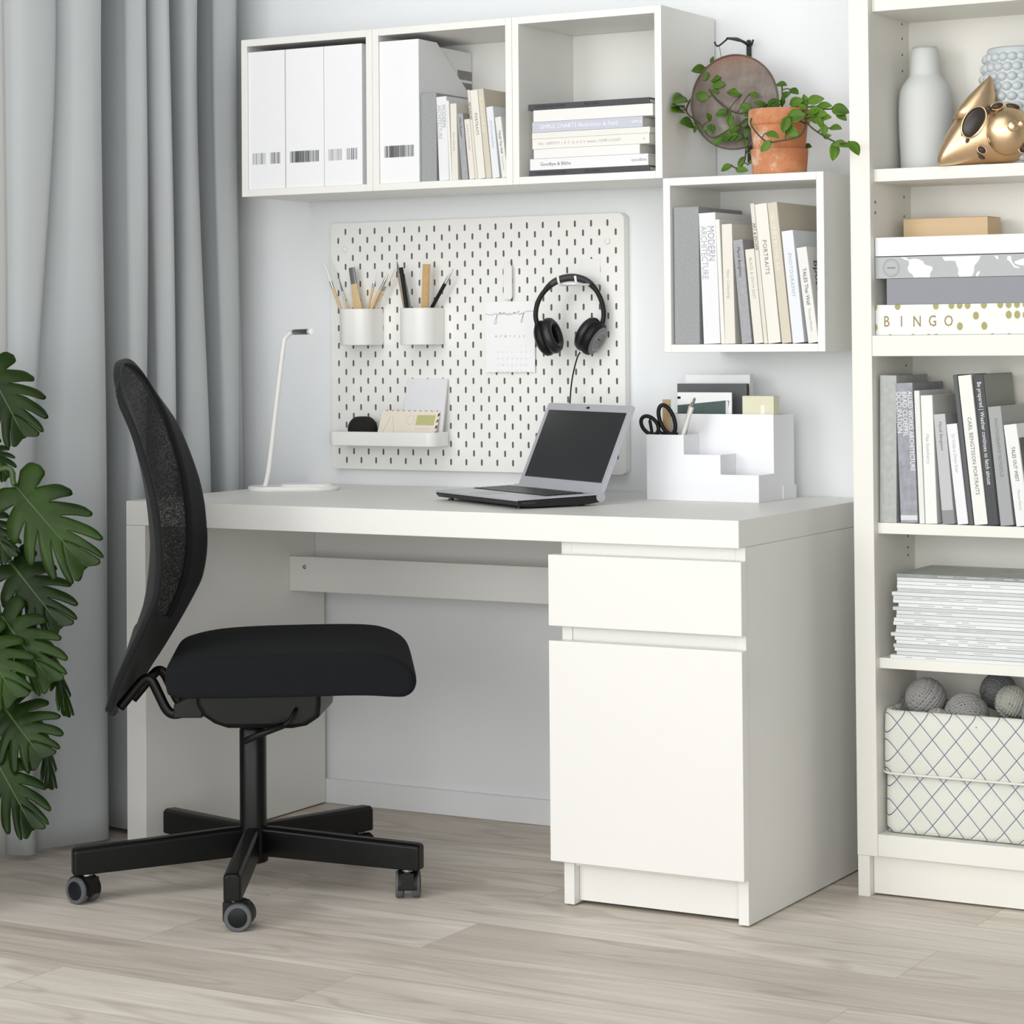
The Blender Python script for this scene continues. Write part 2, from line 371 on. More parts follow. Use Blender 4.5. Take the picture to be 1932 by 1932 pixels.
for x,z in ((.04,PH-.06),(.72,PH-.06)):
    bm=B(); lathe(bm,[(.0,0),(.0065,0),(.0072,.003),(.006,.0045),(.0035,.005),(.003,.0035),(0,.0035)],16,place((PX+x,YF,PZ+z),(1,0,0),(0,0,1)),cap=False); part('screw_cap',bm,PLASTIC,pg,w=True)
# ------------------------------------------------------------------ cups on the board
def holder(xr,label):
    t=thing('pegboard_cup',label,'cup',(xr-.0425,-.058,1.0475),group='pegboard cups')
    W_,D=.085,.074; x0=xr-W_
    def ring(ins,z):
        pts=[]
        x0_,x1_,y0_,y1_=x0+ins,xr-ins,-.0225-D+ins,-.0225-ins; R_=.034-ins; r2=.004
        for cx,cy,r_,a0 in ((x1_-r2,y1_-r2,r2,0),(x0_+r2,y1_-r2,r2,90),(x0_+R_,y0_+R_,R_,180),(x1_-R_,y0_+R_,R_,270)):
            for k in range(9):
                a=math.radians(a0+90*k/8); pts.append((cx+r_*math.cos(a),cy+r_*math.sin(a),z))
        return pts
    bm=B(); loft(bm,[ring(.0035,1.0475),ring(.0004,1.0485),ring(0,1.05),ring(0,1.1285),ring(.0012,1.1293),ring(.0022,1.1285),ring(.0022,1.0515)])
    o=part('cup_body',bm,PLASTIC,t,w=True); autosmooth(o,35)
    return t
holder(.2235,'white cup on the pegboard holding paint brushes, left one')
holder(.3858,'white cup on the pegboard holding pencils and a ruler, right one')
# brushes and pencils: straight line from a point inside the cup to the measured tip
WOOD=mat('pale_wood','#d9bd92',.55,var=.10,scale=60); WOOD2=mat('beech_wood','#c9a777',.55,var=.1,scale=60)
STEEL=mat('steel_ferrule','#c4c6c6',.22,metal=.9)
def frame_to(p,q_):
    p,q_=Vector(p),Vector(q_); z=(q_-p).normalized(); x=Vector((1,0,0)); x=(x-z*x.dot(z)).normalized(); y=z.cross(x)
    m=Matrix((x,y,z)).transposed().to_4x4(); m.translation=p; return m,(q_-p).length
def stick(name,label,cat,p,tip,segs,group,flat=None):
    """segs: list of (part name, start frac, [(radius, frac)...], material)"""
    m_,L=frame_to(p,tip)
    t=thing(name,label,cat,p,m_.to_euler(),group=group)
    for nm,prof,mt in segs:
        bm=B()
        if flat: 
            pr=[]
            for rr,f in prof: pr.append(rrect(-rr,rr,-flat,flat,min(rr,flat)*.5,3)); 
            loft(bm,[[(a,b,f*L) for a,b in q2] for q2,(rr,f) in zip(pr,prof)])
        else: lathe(bm,[(rr,f*L) for rr,f in prof],10,cap=True)
        o=part(nm,bm,mt,t); autosmooth(o,50)
    return t
def brush(label,p,tip,hr,fer,bris,colb,wood=WOOD,f0=.60,f1=.82,flat=None):
    stick('paint_brush',label,'brush',p,tip,[('handle',[(hr*.55,0),(hr,.25),(hr,.5),(fer,f0)],wood),('ferrule',[(fer,f0),(fer*1.08,f1)],STEEL),('bristles',[(fer*1.0,f1),(bris,f1+(1-f1)*.4),(bris*.25,1)],colb)],'brushes in the left pegboard cup',flat)
BW=mat('white_bristle','#e9e9ea',.7); BG=mat('grey_bristle','#6d6e70',.7); BB=mat('cream_bristle','#e8dfcd',.7)
brush('thin brush with long white translucent tip leaning furthest left in the brush cup',(.167,-.066,1.055),(.0768,-.055,1.2521),.0035,.0036,.0036,BW,f0=.62,f1=.70)
brush('thin pale brush with a grey wire-like end, second from left in brush cup',(.171,-.054,1.055),(.119,-.055,1.215),.0035,.0022,.0012,BG,f0=.6,f1=.72)
stick('flat_brush','wide flat brush with pale wood handle and grey metal end in brush cup','brush',(.184,-.048,1.055),(.1545,-.048,1.2235),[('handle',[(.011,0),(.0115,.45),(.0075,.78)],WOOD),('ferrule',[(.0075,.78),(.0073,1.0)],mat('worn_steel','#8c8d8e',.35,metal=.6))],'brushes in the left pegboard cup',flat=.003)
brush('upright slim brush with white tip, just right of the wide flat brush',(.182,-.055,1.055),(.2289,-.055,1.2196),.0028,.0030,.0018,BW,f0=.74,f1=.80)
brush('slim brush with silver ferrule leaning right in the brush cup',(.173,-.066,1.055),(.2586,-.055,1.2075),.004,.0032,.0025,STEEL,f0=.76,f1=.90)
brush('pale-tipped brush leaning furthest right in the brush cup',(.165,-.052,1.055),(.2746,-.05,1.2186),.0035,.003,.003,BB,f0=.70,f1=.76)
def pencil(name,label,cat,p,tip,r,body,end,g='pencils in the right pegboard cup',fe=.9,hexa=True):
    stick(name,label,cat,p,tip,[('shaft',[(r,0),(r,fe)],body),('tip',[(r,fe),(r*.9,fe+(1-fe)*.3),(r*.15,1)] if end is not None else [(r,fe),(r,1)],end or body)],g)
pencil('pencil','natural wood pencil leaning furthest left in the right pegboard cup','pencil',(.322,-.062,1.055),(.2795,-.052,1.2358),.0042,mat('taupe_wood','#a58f7c',.5),mat('grey_cap','#7d8078',.5),fe=.84)
pencil('pencil','grey pencil between the wood pencil and the black one','pencil',(.330,-.05,1.055),(.292,-.047,1.212),.0034,mat('grey_paint','#8c8f8f',.4),GREYM,fe=.93)
pencil('pencil','thick black pencil leaning left in the right pegboard cup','pencil',(.3285,-.070,1.055),(.296,-.06,1.2201),.0046,BLACKP,None)
t=thing('ruler','short wooden ruler standing upright in the right pegboard cup','ruler',(.352,-.056,1.055),(0,.052,0))
bm=B(); box(bm,-.0095,.0095,-.0013,.0013,0,.172); part('blade',bm,WOOD2,t,bevel=.0004)
bm=B()
for k in range(34): box(bm,.0094-(.006 if k%5==0 else .0035),.0094,-.0016,-.0012,.004+k*.005,.0046+k*.005)
part('graduation_marks',bm,mat('brown_ink','#5b4632',.7),t)
pencil('fine_pen','black fineliner with pale needle tip leaning right in the right pegboard cup','pen',(.320,-.05,1.055),(.4272,-.05,1.2152),.0042,BLACKP,STEEL,fe=.80)
# ------------------------------------------------------------------ tray
tr=thing('pegboard_tray','long low white tray on the lower left of the pegboard','tray',(.262,-.062,.823))
x0,x1,y0,y1=.120,.4035,-.1035,-.0225
bm=B()
def rr(ins,z): return [(a,b,z) for a,b in rrect(x0+ins,x1-ins,y0+ins,y1-ins,max(.003,.022-ins),8)]
loft(bm,[rr(.004,.823),rr(.0008,.8238),rr(0,.826),rr(0,.853),rr(.0012,.8545),rr(.0025,.853),rr(.0025,.828)])
o=part('tray_body',bm,PLASTIC,tr,w=True); autosmooth(o,35)
bm=B(); sphere(bm,(.1925,-.064,.8595),.0345,32,20,s=(1,.92,.90)); 
for v in bm.verts:
    if v.co.z>.8865: v.co.z=.8865+(v.co.z-.8865)*.25
o=part('felt_ball',bm,mat('black_felt','#161616',.9,bump=.3),loc=(.1925,-.064,.8284),smooth=True); tag(o,'matt black domed ball in the pegboard tray, left of the envelope','ball')
# envelope leaning in the tray
ev=thing('envelope','cream airmail envelope with green stamp leaning in the pegboard tray','envelope',(.2385,-.082,.8285),(math.radians(-24),0,math.radians(2)))
bm=B(); box(bm,0,.151,-.0008,.0008,0,.079); part('paper',bm,mat('cream_paper','#ece3d6',.8),ev)
DK=mat('navy_ink','#3b3a41',.8); RD=mat('dull_red_ink','#8a4a4a',.8); OL=mat('olive_green_stamp','#c0c186',.8,var=.15,scale=220); PINK=mat('pale_ink','#d3c9bd',.8)
bm=B()
for k in range(10): box(bm,.010+k*.0145,.010+k*.0145+.005,-.0011,-.0008,.0776,.0789,k%2)
for k in range(5):
    prism(bm,[(.1465,.006+k*.0145),(.1509,.009+k*.0145),(.1509,.016+k*.0145),(.1465,.013+k*.0145)],'y',-.0011,-.0008,k%2)
part('airmail_border',bm,[DK,RD],ev)
bm=B(); box(bm,.094,.141,-.0012,-.0008,.044,.068); part('stamp',bm,OL,ev)
bm=B(); tube(bm,[(.0785+.0105*math.cos(a*PI/12),-.001,.056+.0105*math.sin(a*PI/12)) for a in range(24)],.0004,5,closed=True); box(bm,.094,.135,-.0011,-.0008,.0345,.0357)
for a,b in (((.012,.02),(.026,.066)),((.044,.02),(.03,.066))):
    tube(bm,[(a[0],-.0009,a[1]),(b[0],-.0009,b[1])],.0006,5)
part('postmark',bm,PINK,ev)
bk=thing('notebook','pale lilac-white booklet leaning behind the envelope in the pegboard tray','notebook',(.290,-.056,.8285),(math.radians(-12),0,0))
bm=B(); box(bm,0,.106,-.003,.003,0,.146); part('cover',bm,mat('lilac_white','#e3e4e8',.6),bk,bevel=.0008)
bm=B(); box(bm,.1061,.1063,-.0022,.0022,.002,.144); part('pages',bm,PAGES,bk)
# ------------------------------------------------------------------ clip + calendar
cl=thing('pegboard_clip','slim white pointed clip holding the calendar on the pegboard','clip',(.557,-.026,1.19))
bm=B(); prism(bm,[(-.0105,-.04),(-.0075,-.0445),(.0075,-.0445),(.0105,-.04),(.0105,.026),(.006,.0345),(0,.0375),(-.006,.0345),(-.0105,.026)],'y',-.0085,-.0055); part('clip_front',bm,PLASTIC,cl,bevel=.0008)
bm=B(); box(bm,-.004,.004,-.0055,.004,.012,.02); part('clip_hook',bm,PLASTIC,cl)
ca=thing('calendar','white January calendar sheet hanging from a clip on the pegboard','calendar',(.4965,-.0275,.986),(0,0,0))
CW,CHH=.1245,.155
bm=B(); box(bm,0,CW,-.0006,.0006,0,CHH); part('sheet',bm,PAPER,ca)
INK=mat('black_ink','#55565a',.8); GINK=mat('grey_ink','#a6a7ab',.8); LINK=mat('light_grey_ink','#cfd0d4',.8)
def scr(pts): return [(x,-.0009,z) for x,z in pts]
bm=B(); u=CW/1000; Z=lambda y:CHH-(y-120)*CW/1000/1.0*.98
P=lambda *a:[((x-170)*u,Z(y)) for x,y in a]
strokes=[P((170,335),(230,355),(300,360),(350,345),(390,335),(405,350),(400,440),(390,510),(360,520),(360,470),(390,400),(430,345),(475,315),(485,345),(465,350),(470,320),(490,340),(515,350),(535,315),(545,350),(565,318),(580,350),(605,360),(625,330),(635,360),(660,360),(680,330),(690,360),(720,345),(755,315),(775,335),(750,345),(770,320),(800,340),(835,305),(860,300),(850,345),(880,360),(905,330),(930,350),(945,330),(935,420),(910,500),(895,480),(915,420),(950,350),(985,310),(1060,298),(1165,305))]
for sp in strokes: tube(bm,crom(scr(sp),5),.00042,5,flat=1)
part('month_script',bm,mat('soft_black_ink','#77787b',.8),ca)
bm=B()
for k,ch in enumerate('MTWTFSS'): text(bm,ch,.0075,place((.0265+k*.0118,-.0007,CHH-.077),(1,0,0),(0,0,1)),align='CENTER')
part('weekday_letters',bm,GINK,ca)
bm=B(); d=1
for row in range(5):
    for k in range(7):
        if row==0 and k<5: continue
        text(bm,str(d),.0062,place((.031+k*.0118,-.0007,CHH-.097-row*.0142),(1,0,0),(0,0,1)),align='CENTER'); d+=1
part('date_numbers',bm,LINK,ca)
# ------------------------------------------------------------------ hook + headphones
hk=thing('pegboard_hook','white double hook carrying the black headphones','hook',(.735,-.03,1.18))
bm=B(); box(bm,-.003,.047,.0065,.0079,-.005,.050); part('hook_plate',bm,PLASTIC,hk,bevel=.0015)
bm=B()
for dx in (0,.042):
    tube(bm,crom([(dx,.006,-.004),(dx-.0,-.02,-.006),(dx-.002,-.065,-.007),(dx-.004,-.082,-.0045),(dx-.005,-.087,.011)],5),.0026,8)
tube(bm,[(-.004,-.075,-.0055),(.039,-.075,-.0055)],.0024,8)
part('prongs',bm,mat('white_coated_wire','#f4f4f2',.3),hk,smooth=True)
hp=thing('headphones','black over-ear headphones hanging from the pegboard hook','headphones',(.7375,-.076,1.1955),(0,0,math.radians(29)))
prof=[(-.070,0,-.112),(-.0745,0,-.086),(-.069,0,-.058),(-.053,0,-.033),(-.031,0,-.0145),(0,0,-.0065),(.031,0,-.0125),(.053,0,-.031),(.067,0,-.059),(.071,0,-.088),(.066,0,-.113)]
bm=B(); pts=crom(prof,6); n=len(pts)
rings=[]
for i,p in enumerate(pts):
    t_=(pts[min(i+1,n-1)]-pts[max(i-1,0)]).normalized(); nr=Vector((-t_.z,0,t_.x)); w=.0115; h=.0052
    rings.append([p+nr*a*h+Vector((0,b*w,0)) for a,b in rrect(-1,1,-1,1,.6,3)])
loft(bm,rings); o=part('headband',bm,BLACKP,hp); autosmooth(o,60)
bm=B(); pts2=[p+Vector((0,0,0)) for p in pts[15:-15]]; rings=[]; n=len(pts2)
for i,p in enumerate(pts2):
    t_=(pts2[min(i+1,n-1)]-pts2[max(i-1,0)]).normalized(); nr=Vector((-t_.z,0,t_.x)); e=math.sin(PI*min(1,max(.02,(i+.3)/n)))**.35
    rings.append([p+nr*a*.0082*e+Vector((0,b*.0135*e,0)) for a,b in rrect(-1,1,-1,1,.7,3)])
loft(bm,rings); o=part('headband_pad',bm,mat('charcoal_leather','#303133',.45,bump=.1),hp,smooth=True)
LEATH=mat('black_leatherette','#1a1c1e',.4,bump=.08); SHELL=mat('grey_ear_shell','#77797b',.38,metal=.35); SH2=mat('light_grey_ring','#a3a5a6',.35,metal=.4)
def ear(side,c_,ax):
    ax=Vector(ax).normalized(); up=Vector((0,0,1)); lat=(up-ax*up.dot(ax)).normalized()
    T=place(c_,lat.cross(ax),lat)  # local z = axis towards the ear
    bm=B(); lathe(bm,[(.0,-.0165),(.026,-.0165),(.034,-.015),(.0385,-.011),(.0395,-.004),(.0375,.002),(.034,.003),(0,.003)],40,T,sx=.82,cap=False); cupo=part('ear_cup',bm,BLACKP,hp); autosmooth(cupo,40)
    bm=B(); lathe(bm,[(.020,.018),(.024,.0235),(.031,.0245),(.0375,.020),(.040,.012),(.038,.004),(.030,.003),(.020,.006),(.020,.018)],40,T,sx=.82,cap=False); part('ear_cushion',bm,LEATH,hp,smooth=True)
    bm=B(); lathe(bm,[(0,.0062),(.0212,.0062),(.0212,.0052),(0,.0052)],30,T,sx=.82,cap=False); part('ear_mesh',bm,mat('black_mesh','#050505',.9),hp)
    bm=B(); lathe(bm,[(0,-.0195),(.022,-.0195),(.030,-.0185),(.0325,-.0165),(.031,-.0155),(0,-.0155)],40,T,sx=.82,cap=False); o=part('shell_plate',bm,SHELL,hp,label='grey oval outer plate'); autosmooth(o,40)
    bm=B(); tube(bm,[T@Vector((.82*.0215*math.cos(a*PI/24),.0215*math.sin(a*PI/24),-.0196)) for a in range(48)],.0011,6,closed=True); 
    tube(bm,[T@Vector((.006*math.cos(a*PI/12),-.0135+.006*math.sin(a*PI/12),-.0197)) for a in range(24)],.0008,5,closed=True)
    part('shell_ring',bm,SH2,o.parent,label='light ring on the outer plate')
    bm=B(); box(bm,-.0065,.0065,-.0011,.0011,-.0202,-.0193,T=T@Matrix.Translation((0,.004,0))@Matrix.Rotation(math.radians(20),4,'Z')); part('badge',bm,BLACKP,hp)
    return T
ear(-1,(-.050,0,-.134),(.86,-.42,.30)); ear(1,(.045,-.004,-.134),(-.72,.46,.50))
bm=B(); 
for s_,x in ((-1,-.0705),(1,.0655)):
    tube(bm,crom([(x,0,-.104),(x*1.02,0,-.118),(x*.96,-.002,-.134)],5),.006,10)
part('yoke',bm,BLACKP,hp,smooth=True)
bm=B(); tube(bm,crom([(.020,-.006,-.166),(.013,-.004,-.18),(.004,.008,-.215),(-.001,.02,-.25),(-.004,.03,-.30),(-.006,.035,-.36),(-.004,.03,-.43),(.004,.012,-.4605),(.03,-.01,-.462)],6),.0016,7); part('cable',bm,BLACKP,hp,smooth=True)
# ------------------------------------------------------------------ books
BK_G='books'
def book(label,x,yf,z,w,h,d,tilt=0,col='#f3f3f1',titles=(),group=None,rough=.55,soft=False,flat=False,name='book',pagecol=None,extra=None,bands=()):
    """spine faces -y; flat=True lays it on its side with z = underside"""
    if flat: t=thing(name,label,'book',(x,yf,z+w),(0,PI/2,0),group=group)
    else: t=thing(name,label,'book',(x,yf,z),(0,tilt,0),group=group)
    dk=lambda h,k:'#'+''.join('%02x'%int(int(h[i:i+2],16)*k) for i in (1,3,5))
    cm=col if not isinstance(col,str) else M(dk(col,.955),rough,var=.02)
    th=.0012 if soft else .0026
    bm=B(); box(bm,0,w,0,th,0,h); box(bm,0,th,th,d,0,h); box(bm,w-th,w,th,d,0,h)
    part('cover',bm,cm,t,bevel=min(.0008,w*.1))
    e=.0004 if soft else .003
    bm=B(); box(bm,th+.0001,w-th-.0001,th,d-e-.001,e,h-e); part('pages',bm,pagecol or PAGES,t)
    for tt in titles:
        s,size,pos,c_=tt[:4]; o=tt[4] if len(tt)>4 else {}
        xo=o.pop('x',.5) if 'x' in o else .5
        bm=B()
        if flat: T=place((w*(1-xo),-.0003,h*pos),(0,0,1),(-1,0,0))
        else: T=place((w*xo,-.0003,h*pos),(0,0,-1),(1,0,0))
        text(bm,s,size,T,**o); part('title',bm,M(dk(c_,.90) if not c_.startswith(('#e','#f')) else c_,.6),t)
    for (p0,p1,c_) in bands:
        bm=B(); box(bm,.0005,w-.0005,-.0004,0,h*p0,h*p1); part('spine_band',bm,M(c_,.6),t)
    if extra: extra(t,w,h,d)
    return t
FAB=lambda n,c_,sc=260:mat(n,c_,.9,var=.22,scale=sc,bump=.4,bscale=700)
GCLOTH=FAB('grey_linen_cloth','#9fa2a4'); 
def cover_photo(t,w,h,d):
    bm=B(); box(bm,w,w+.0004,.006,d*.6,h*.25,h*.86); part('cover_picture',bm,mat('dark_photo','#3a3b3c',.5,var=.9,scale=45),t)
def cover_type(t,w,h,d):
    bm=B()
    for k,s in enumerate(('photograph','Thomas a','TALES')): 
        text(bm,s,.030,place((w+.0003,.030+k*.030,h*(.98 if k else .86)),(0,0,-1),(0,-1,0)),wx=.9)
    part('cover_lettering',bm,M('#3c3c3a',.6),t)
def row(x0,z0,yf,s,d,grp,where,cut=False):
    """the same shelf of eleven books in two sizes"""
    X=lambda x:x0+(x-1.065)*s
    L=[(1.065,.0555,.275,0,GCLOTH,'thick grey cloth-bound book at the left end of the row',()),
     (1.1294,.0365,.2615,-.0335,'#f3f5f8','white book titled MODERN ARCHITECTURE in grey capitals, leaning',(('MODERN',.021,.90,'#b9bcc4',dict(x=.68,wx=.8)),('ARCHITECTURE',.019,.90,'#c7cad2',dict(x=.25,wx=.78)))),
     (1.1676,.0085,.248,-.040,'#f4f4ef','very thin white book right of the MODERN ARCHITECTURE one',()),
     (1.1763,.0225,.238,-.0225,'#efece2','cream book with faint lettering, left of the small grey one',(('New Collecting',.009,.62,'#cfcabd',dict()),)),
     (1.2132,.0215,.206,-.088,FAB('grey_paper_cover','#a9aaae',120),'smaller grey book with dark spine title, among cream ones',(('Mario Bergsson',.0095,.93,'#55565c',dict()),)),
     (1.2396,.0198,.187,-.096,'#efece3','shortest cream book, right of the small grey one',(('BLACK & ONYX EAST',.0085,.91,'#c9c5bb',dict()),)),
     (1.2608,.0085,.278,-.097,'#e9e5d8','thin tall cream book with black capitals on its spine',(('ART & ESCAPE',.0085,.86,'#5a564c',dict()),)),
     (1.2705,.0265,.276,-.0985,'#f2f0e8','tall white book titled PORTRAITS',(('PORTRAITS',.0125,.74,'#8d8b86',dict(space=1.1)),)),
     (1.2998,.0203,.278,-.1035,'#dcd5c3','tall beige book with pale raised title, right of PORTRAITS',(('HELSINKI IN THE AIR',.0125,.93,'#ece8db',dict(x=.4)),)),
     (1.3227,.0245,.221,-.100,'#eef2f8','pale blue-white book titled PHOTOGRAPHY',(('PHOTOGRAPHY',.011,.80,'#c3cbd8',dict(space=1.1)),)),
     (1.3558,.0215,.188,-.126,'#efefec','white book with heavy black title at the right end of the row',(('TALES Thai Wall',.0105,.78,'#55544f',dict()),('Thomas Marent',.007,.36,'#c9c8c2',dict())))]
    for i,(x,w,h,ti,col,lab,tt) in enumerate(L):
        ttl=[(a,b*s,c_,e,dict(f)) for a,b,c_,e,f in tt]
        book(lab+', '+where,X(x),yf,z0,w*s,h*s,d,ti,col,ttl,grp,extra=(cover_type if i==10 and s==1 else None))
row(1.0715,ZC-.3505+.0161,-.245,1,.205,'books in the lower right wall cube','lower cube')
row(.4718,ZC+.0161,-.246,.684,.17,'books in the middle wall cube','middle cube')
# ---- flat stack in the right cube
GS='flat stacked books in the right wall cube'; zb=ZC+.0160; yb=-.246
def speck(n,c_): return mat(n,c_,.8,var=.3,scale=160,bump=.3,bscale=500)
SP=speck('dark_grey_speckle','#4d4f52')
def fb(label,x0_,x1_,z0_,z1_,col,titles=(),d=.20,**k): book(label,x0_,yb,z0_,z1_-z0_,x1_-x0_,d,0,col,titles,GS,flat=True,**k)
z=zb
fb('dark grey speckled book at the very bottom of the flat stack',.7365,1.0185,z,z+.0122,SP,(('COLLEEN MOUNTAIN',.0075,.05,'#2f3134'),('MIE CHIEN',.0075,.47,'#2f3134')),d=.22)
fb('white book with small grey title, just above the bottom dark one in the stack',.7390,1.0155,z+.0125,z+.0362,'#f5f6f8',(('Goodbye & Blithe',.010,.09,'#85878c'),('woodbine',.009,.86,'#a9abb0')),d=.20)
fb('shorter plain white book, third from the bottom of the flat stack',.7480,.9965,z+.0365,z+.0562,'#f6f6f4',(),d=.19)
fb('white book with spaced faint capitals, fourth from bottom of flat stack',.7450,1.0185,z+.0565,z+.0775,'#f4f3ee',(('VOL  LAMSTOY  J  A  C  Q  U  E  S  miniato  COME CLOUET',.0075,.05,'#cbcac4'),('x',.009,.95,'#cbcac4')),d=.21,soft=True)
fb('thin off-white book under the lavender one in the flat stack',.7445,1.0200,z+.0778,z+.0905,'#f1f1ea',(),d=.205,soft=True)
fb('lavender-grey book with white title in the middle of the flat stack',.7450,1.0040,z+.0908,z+.1125,'#cdd0dd',(('SIMPLE CHARTS Illustration & Field',.0125,.07,'#f2f2fa'),('SIMPLE',.008,.90,'#f2f2fa')),d=.195)
fb('thick white book under the top dark one in the flat stack',.7480,1.0270,z+.1128,z+.1372,'#f5f5f1',(),d=.20,soft=True)
fb('dark grey speckled book on top of the flat stack',.7355,1.0195,z+.1375,z+.1500,SP,(('COLLEEN MOUNTAIN',.0075,.05,'#2f3134'),('MIE CHIEN',.0075,.47,'#2f3134')),d=.22)
# ------------------------------------------------------------------ magazine files
FILEM=mat('white_card_file','#f1f2f5',.55,var=.008)
def mfile(x0,x1,label,bars,shade):
    z0=ZC+.0161; h=.3055; y0=-.2505; d=.222; th=.0022; w=x1-x0
    t=thing('magazine_file',label,'magazine file',(x0+w/2,y0+d/2,z0),group='white magazine files')
    side=[(y0,z0),(y0+d,z0),(y0+d,z0+.192),(y0+.203,z0+.206),(y0+.073,z0+h-.0005),(y0,z0+h)]
    bm=B(); prism(bm,side,'x',x0,x0+th); prism(bm,side,'x',x1-th,x1); box(bm,x0+th,x1-th,y0,y0+th,z0,z0+h); box(bm,x0+th,x1-th,y0+d-th,y0+d,z0,z0+.19); box(bm,x0+th,x1-th,y0+th,y0+d-th,z0,z0+th)
    part('file_body',bm,FILEM,t,w=True,bevel=.0004)
    bm=B(); rnd=random.Random(bars); x=x0+.0105; e=x0+w-.0135
    while x<e:
        ww=rnd.choice((.0006,.0009,.0012,.0018)); k=rnd.choice((0,1,2)) if shade==1 else rnd.choice((2,2,2,1))
        if shade==2 and x>x0+w*.56: k=rnd.choice((0,1,2))
        if not (shade==2 and x0+w*.46<x<x0+w*.58): box(bm,x,min(e,x+ww),y0-.0004,y0,z0+.0548,z0+.0798,k)
        x+=ww+(.0004 if shade==1 else .0008)
    part('barcode_label',bm,[M('#4a4b4d',.6),M('#8f9194',.6),M('#c8cacd',.6)],t,w=True)
mfile(.0190,.1183,'white magazine file with faint barcode label, leftmost in the left cube',3,2)
mfile(.1205,.2222,'white magazine file with dark barcode label, middle one in the left cube',5,1)
mfile(.2234,.3232,'white magazine file with half-faint barcode, right one in the left cube',9,2)
mfile(.3690,.4690,'white magazine file standing left of books in the middle cube',5,1)
mz=thing('magazine','pale magazine with dark picture band sticking up behind the white file','magazine',(.4598,-.06,ZC+.019),group=None)
bm=B(); box(bm,-.004,.004,-.14,.034,0,.294); part('cover',bm,M('#eeeff1',.6),mz)
bm=B(); box(bm,.004,.0044,-.025,.034,.232,.252,0); box(bm,.004,.0044,-.018,.034,.203,.226,0); part('cover_picture',bm,mat('magazine_photo','#8d8788',.6,var=.5,scale=90),mz)
# ------------------------------------------------------------------ bookcase books
GB='books on the middle bookcase shelf'; zs=.7047; yk=-.2845
T2=FAB('grey_woven_cloth','#b4b7b5',90)
STRK=mat('grey_streaked_paper','#9b9ea6',.7,var=.4,scale=70)
def bb(label,x,w,h,ti,col,tt=(),d=.165,**k): book(label,x,yk,zs,w,h,d,ti,col,tt,GB,**k)
bb('thick grey woven cloth book, leftmost on the bookcase shelf',1.5228,.0335,.279,.012,T2)
bb('streaked grey book with three lines of white capitals, second from left',1.5651,.0342,.264,-.030,STRK,(('ALLIED WORKS ARCHITECTURE',.0130,.94,'#f2f4f4',dict(x=.82,wx=.80)),('BRAD CLOEPFIL',.0140,.94,'#eef0f0',dict(x=.49,wx=.86)),('OCCUPATION',.0140,.94,'#eef0f0',dict(x=.16,wx=.86))),bands=((.02,.055,'#d9dbdc'),))
bb('narrow white book between streaked grey and plain white books',1.6024,.0107,.250,-.032,'#eef0ec')
bb('plain white book with faint spine lettering, before the light grey one',1.6144,.0233,.241,-.029,'#f6f8f5',(('Max Eastcherry',.009,.70,'#cdd0cf',dict(x=.45)),))
def lowband(t,w,h,d): pass
bb('light grey book with a darker band at its foot',1.6487,.0228,.206,-.077,'#c7cacd',(('Mandi Bergsson',.0085,.93,'#85888c',dict()),),bands=((.005,.125,'#8d8f90'),))
bb('short white book with faint reddish lettering on the bookcase shelf',1.678,.0208,.188,-.107,'#f3f5fa',(('Di Viola e Onyx Eser',.0085,.90,'#d9c9cc',dict()),))
bb('thin dark grey book tight against CARL BENGTSSON PORTRAITS'.replace('CARL BENGTSSON PORTRAITS','the tall white one'),1.7008,.0082,.281,-.1035,'#5b5f61')
bb('tall white book with long grey spine title ending PORTRAITS on bookcase',1.7108,.0258,.279,-.104,'#f4f6f1',(('CARL BENGTSSON PORTRAITS',.0105,.72,'#8b8e8d',dict(x=.5)),))
def grey_back(t,w,h,d):
    bm=B(); box(bm,w,w+.0004,.003,d,0.001,h-.001); part('back_cover_paper',bm,M('#8b8f8a',.6),t)
bb('tall black book with bold white spine title on the bookcase',1.738,.0193,.281,-.0935,'#45484c',(('Be prepared | Weather continues to fetch almost',.0115,.95,'#eceeee',dict(wx=.83)),),extra=grey_back)
bb('mid-grey book with rounded spine, right of the black one',1.7614,.0250,.221,-.100,'#a9acad',(('PHOTOGRAPHY IN FOCUS',.009,.90,'#8d9091',dict()),))
bb('white book with small bold black title at the frame edge',1.7919,.0248,.188,-.120,'#f2f4f3',(('TALES OUT WEST',.0095,.78,'#5a5c5c',dict(wx=.85)),('Thomas Marent',.006,.36,'#c4c6c6',dict())),extra=cover_photo)
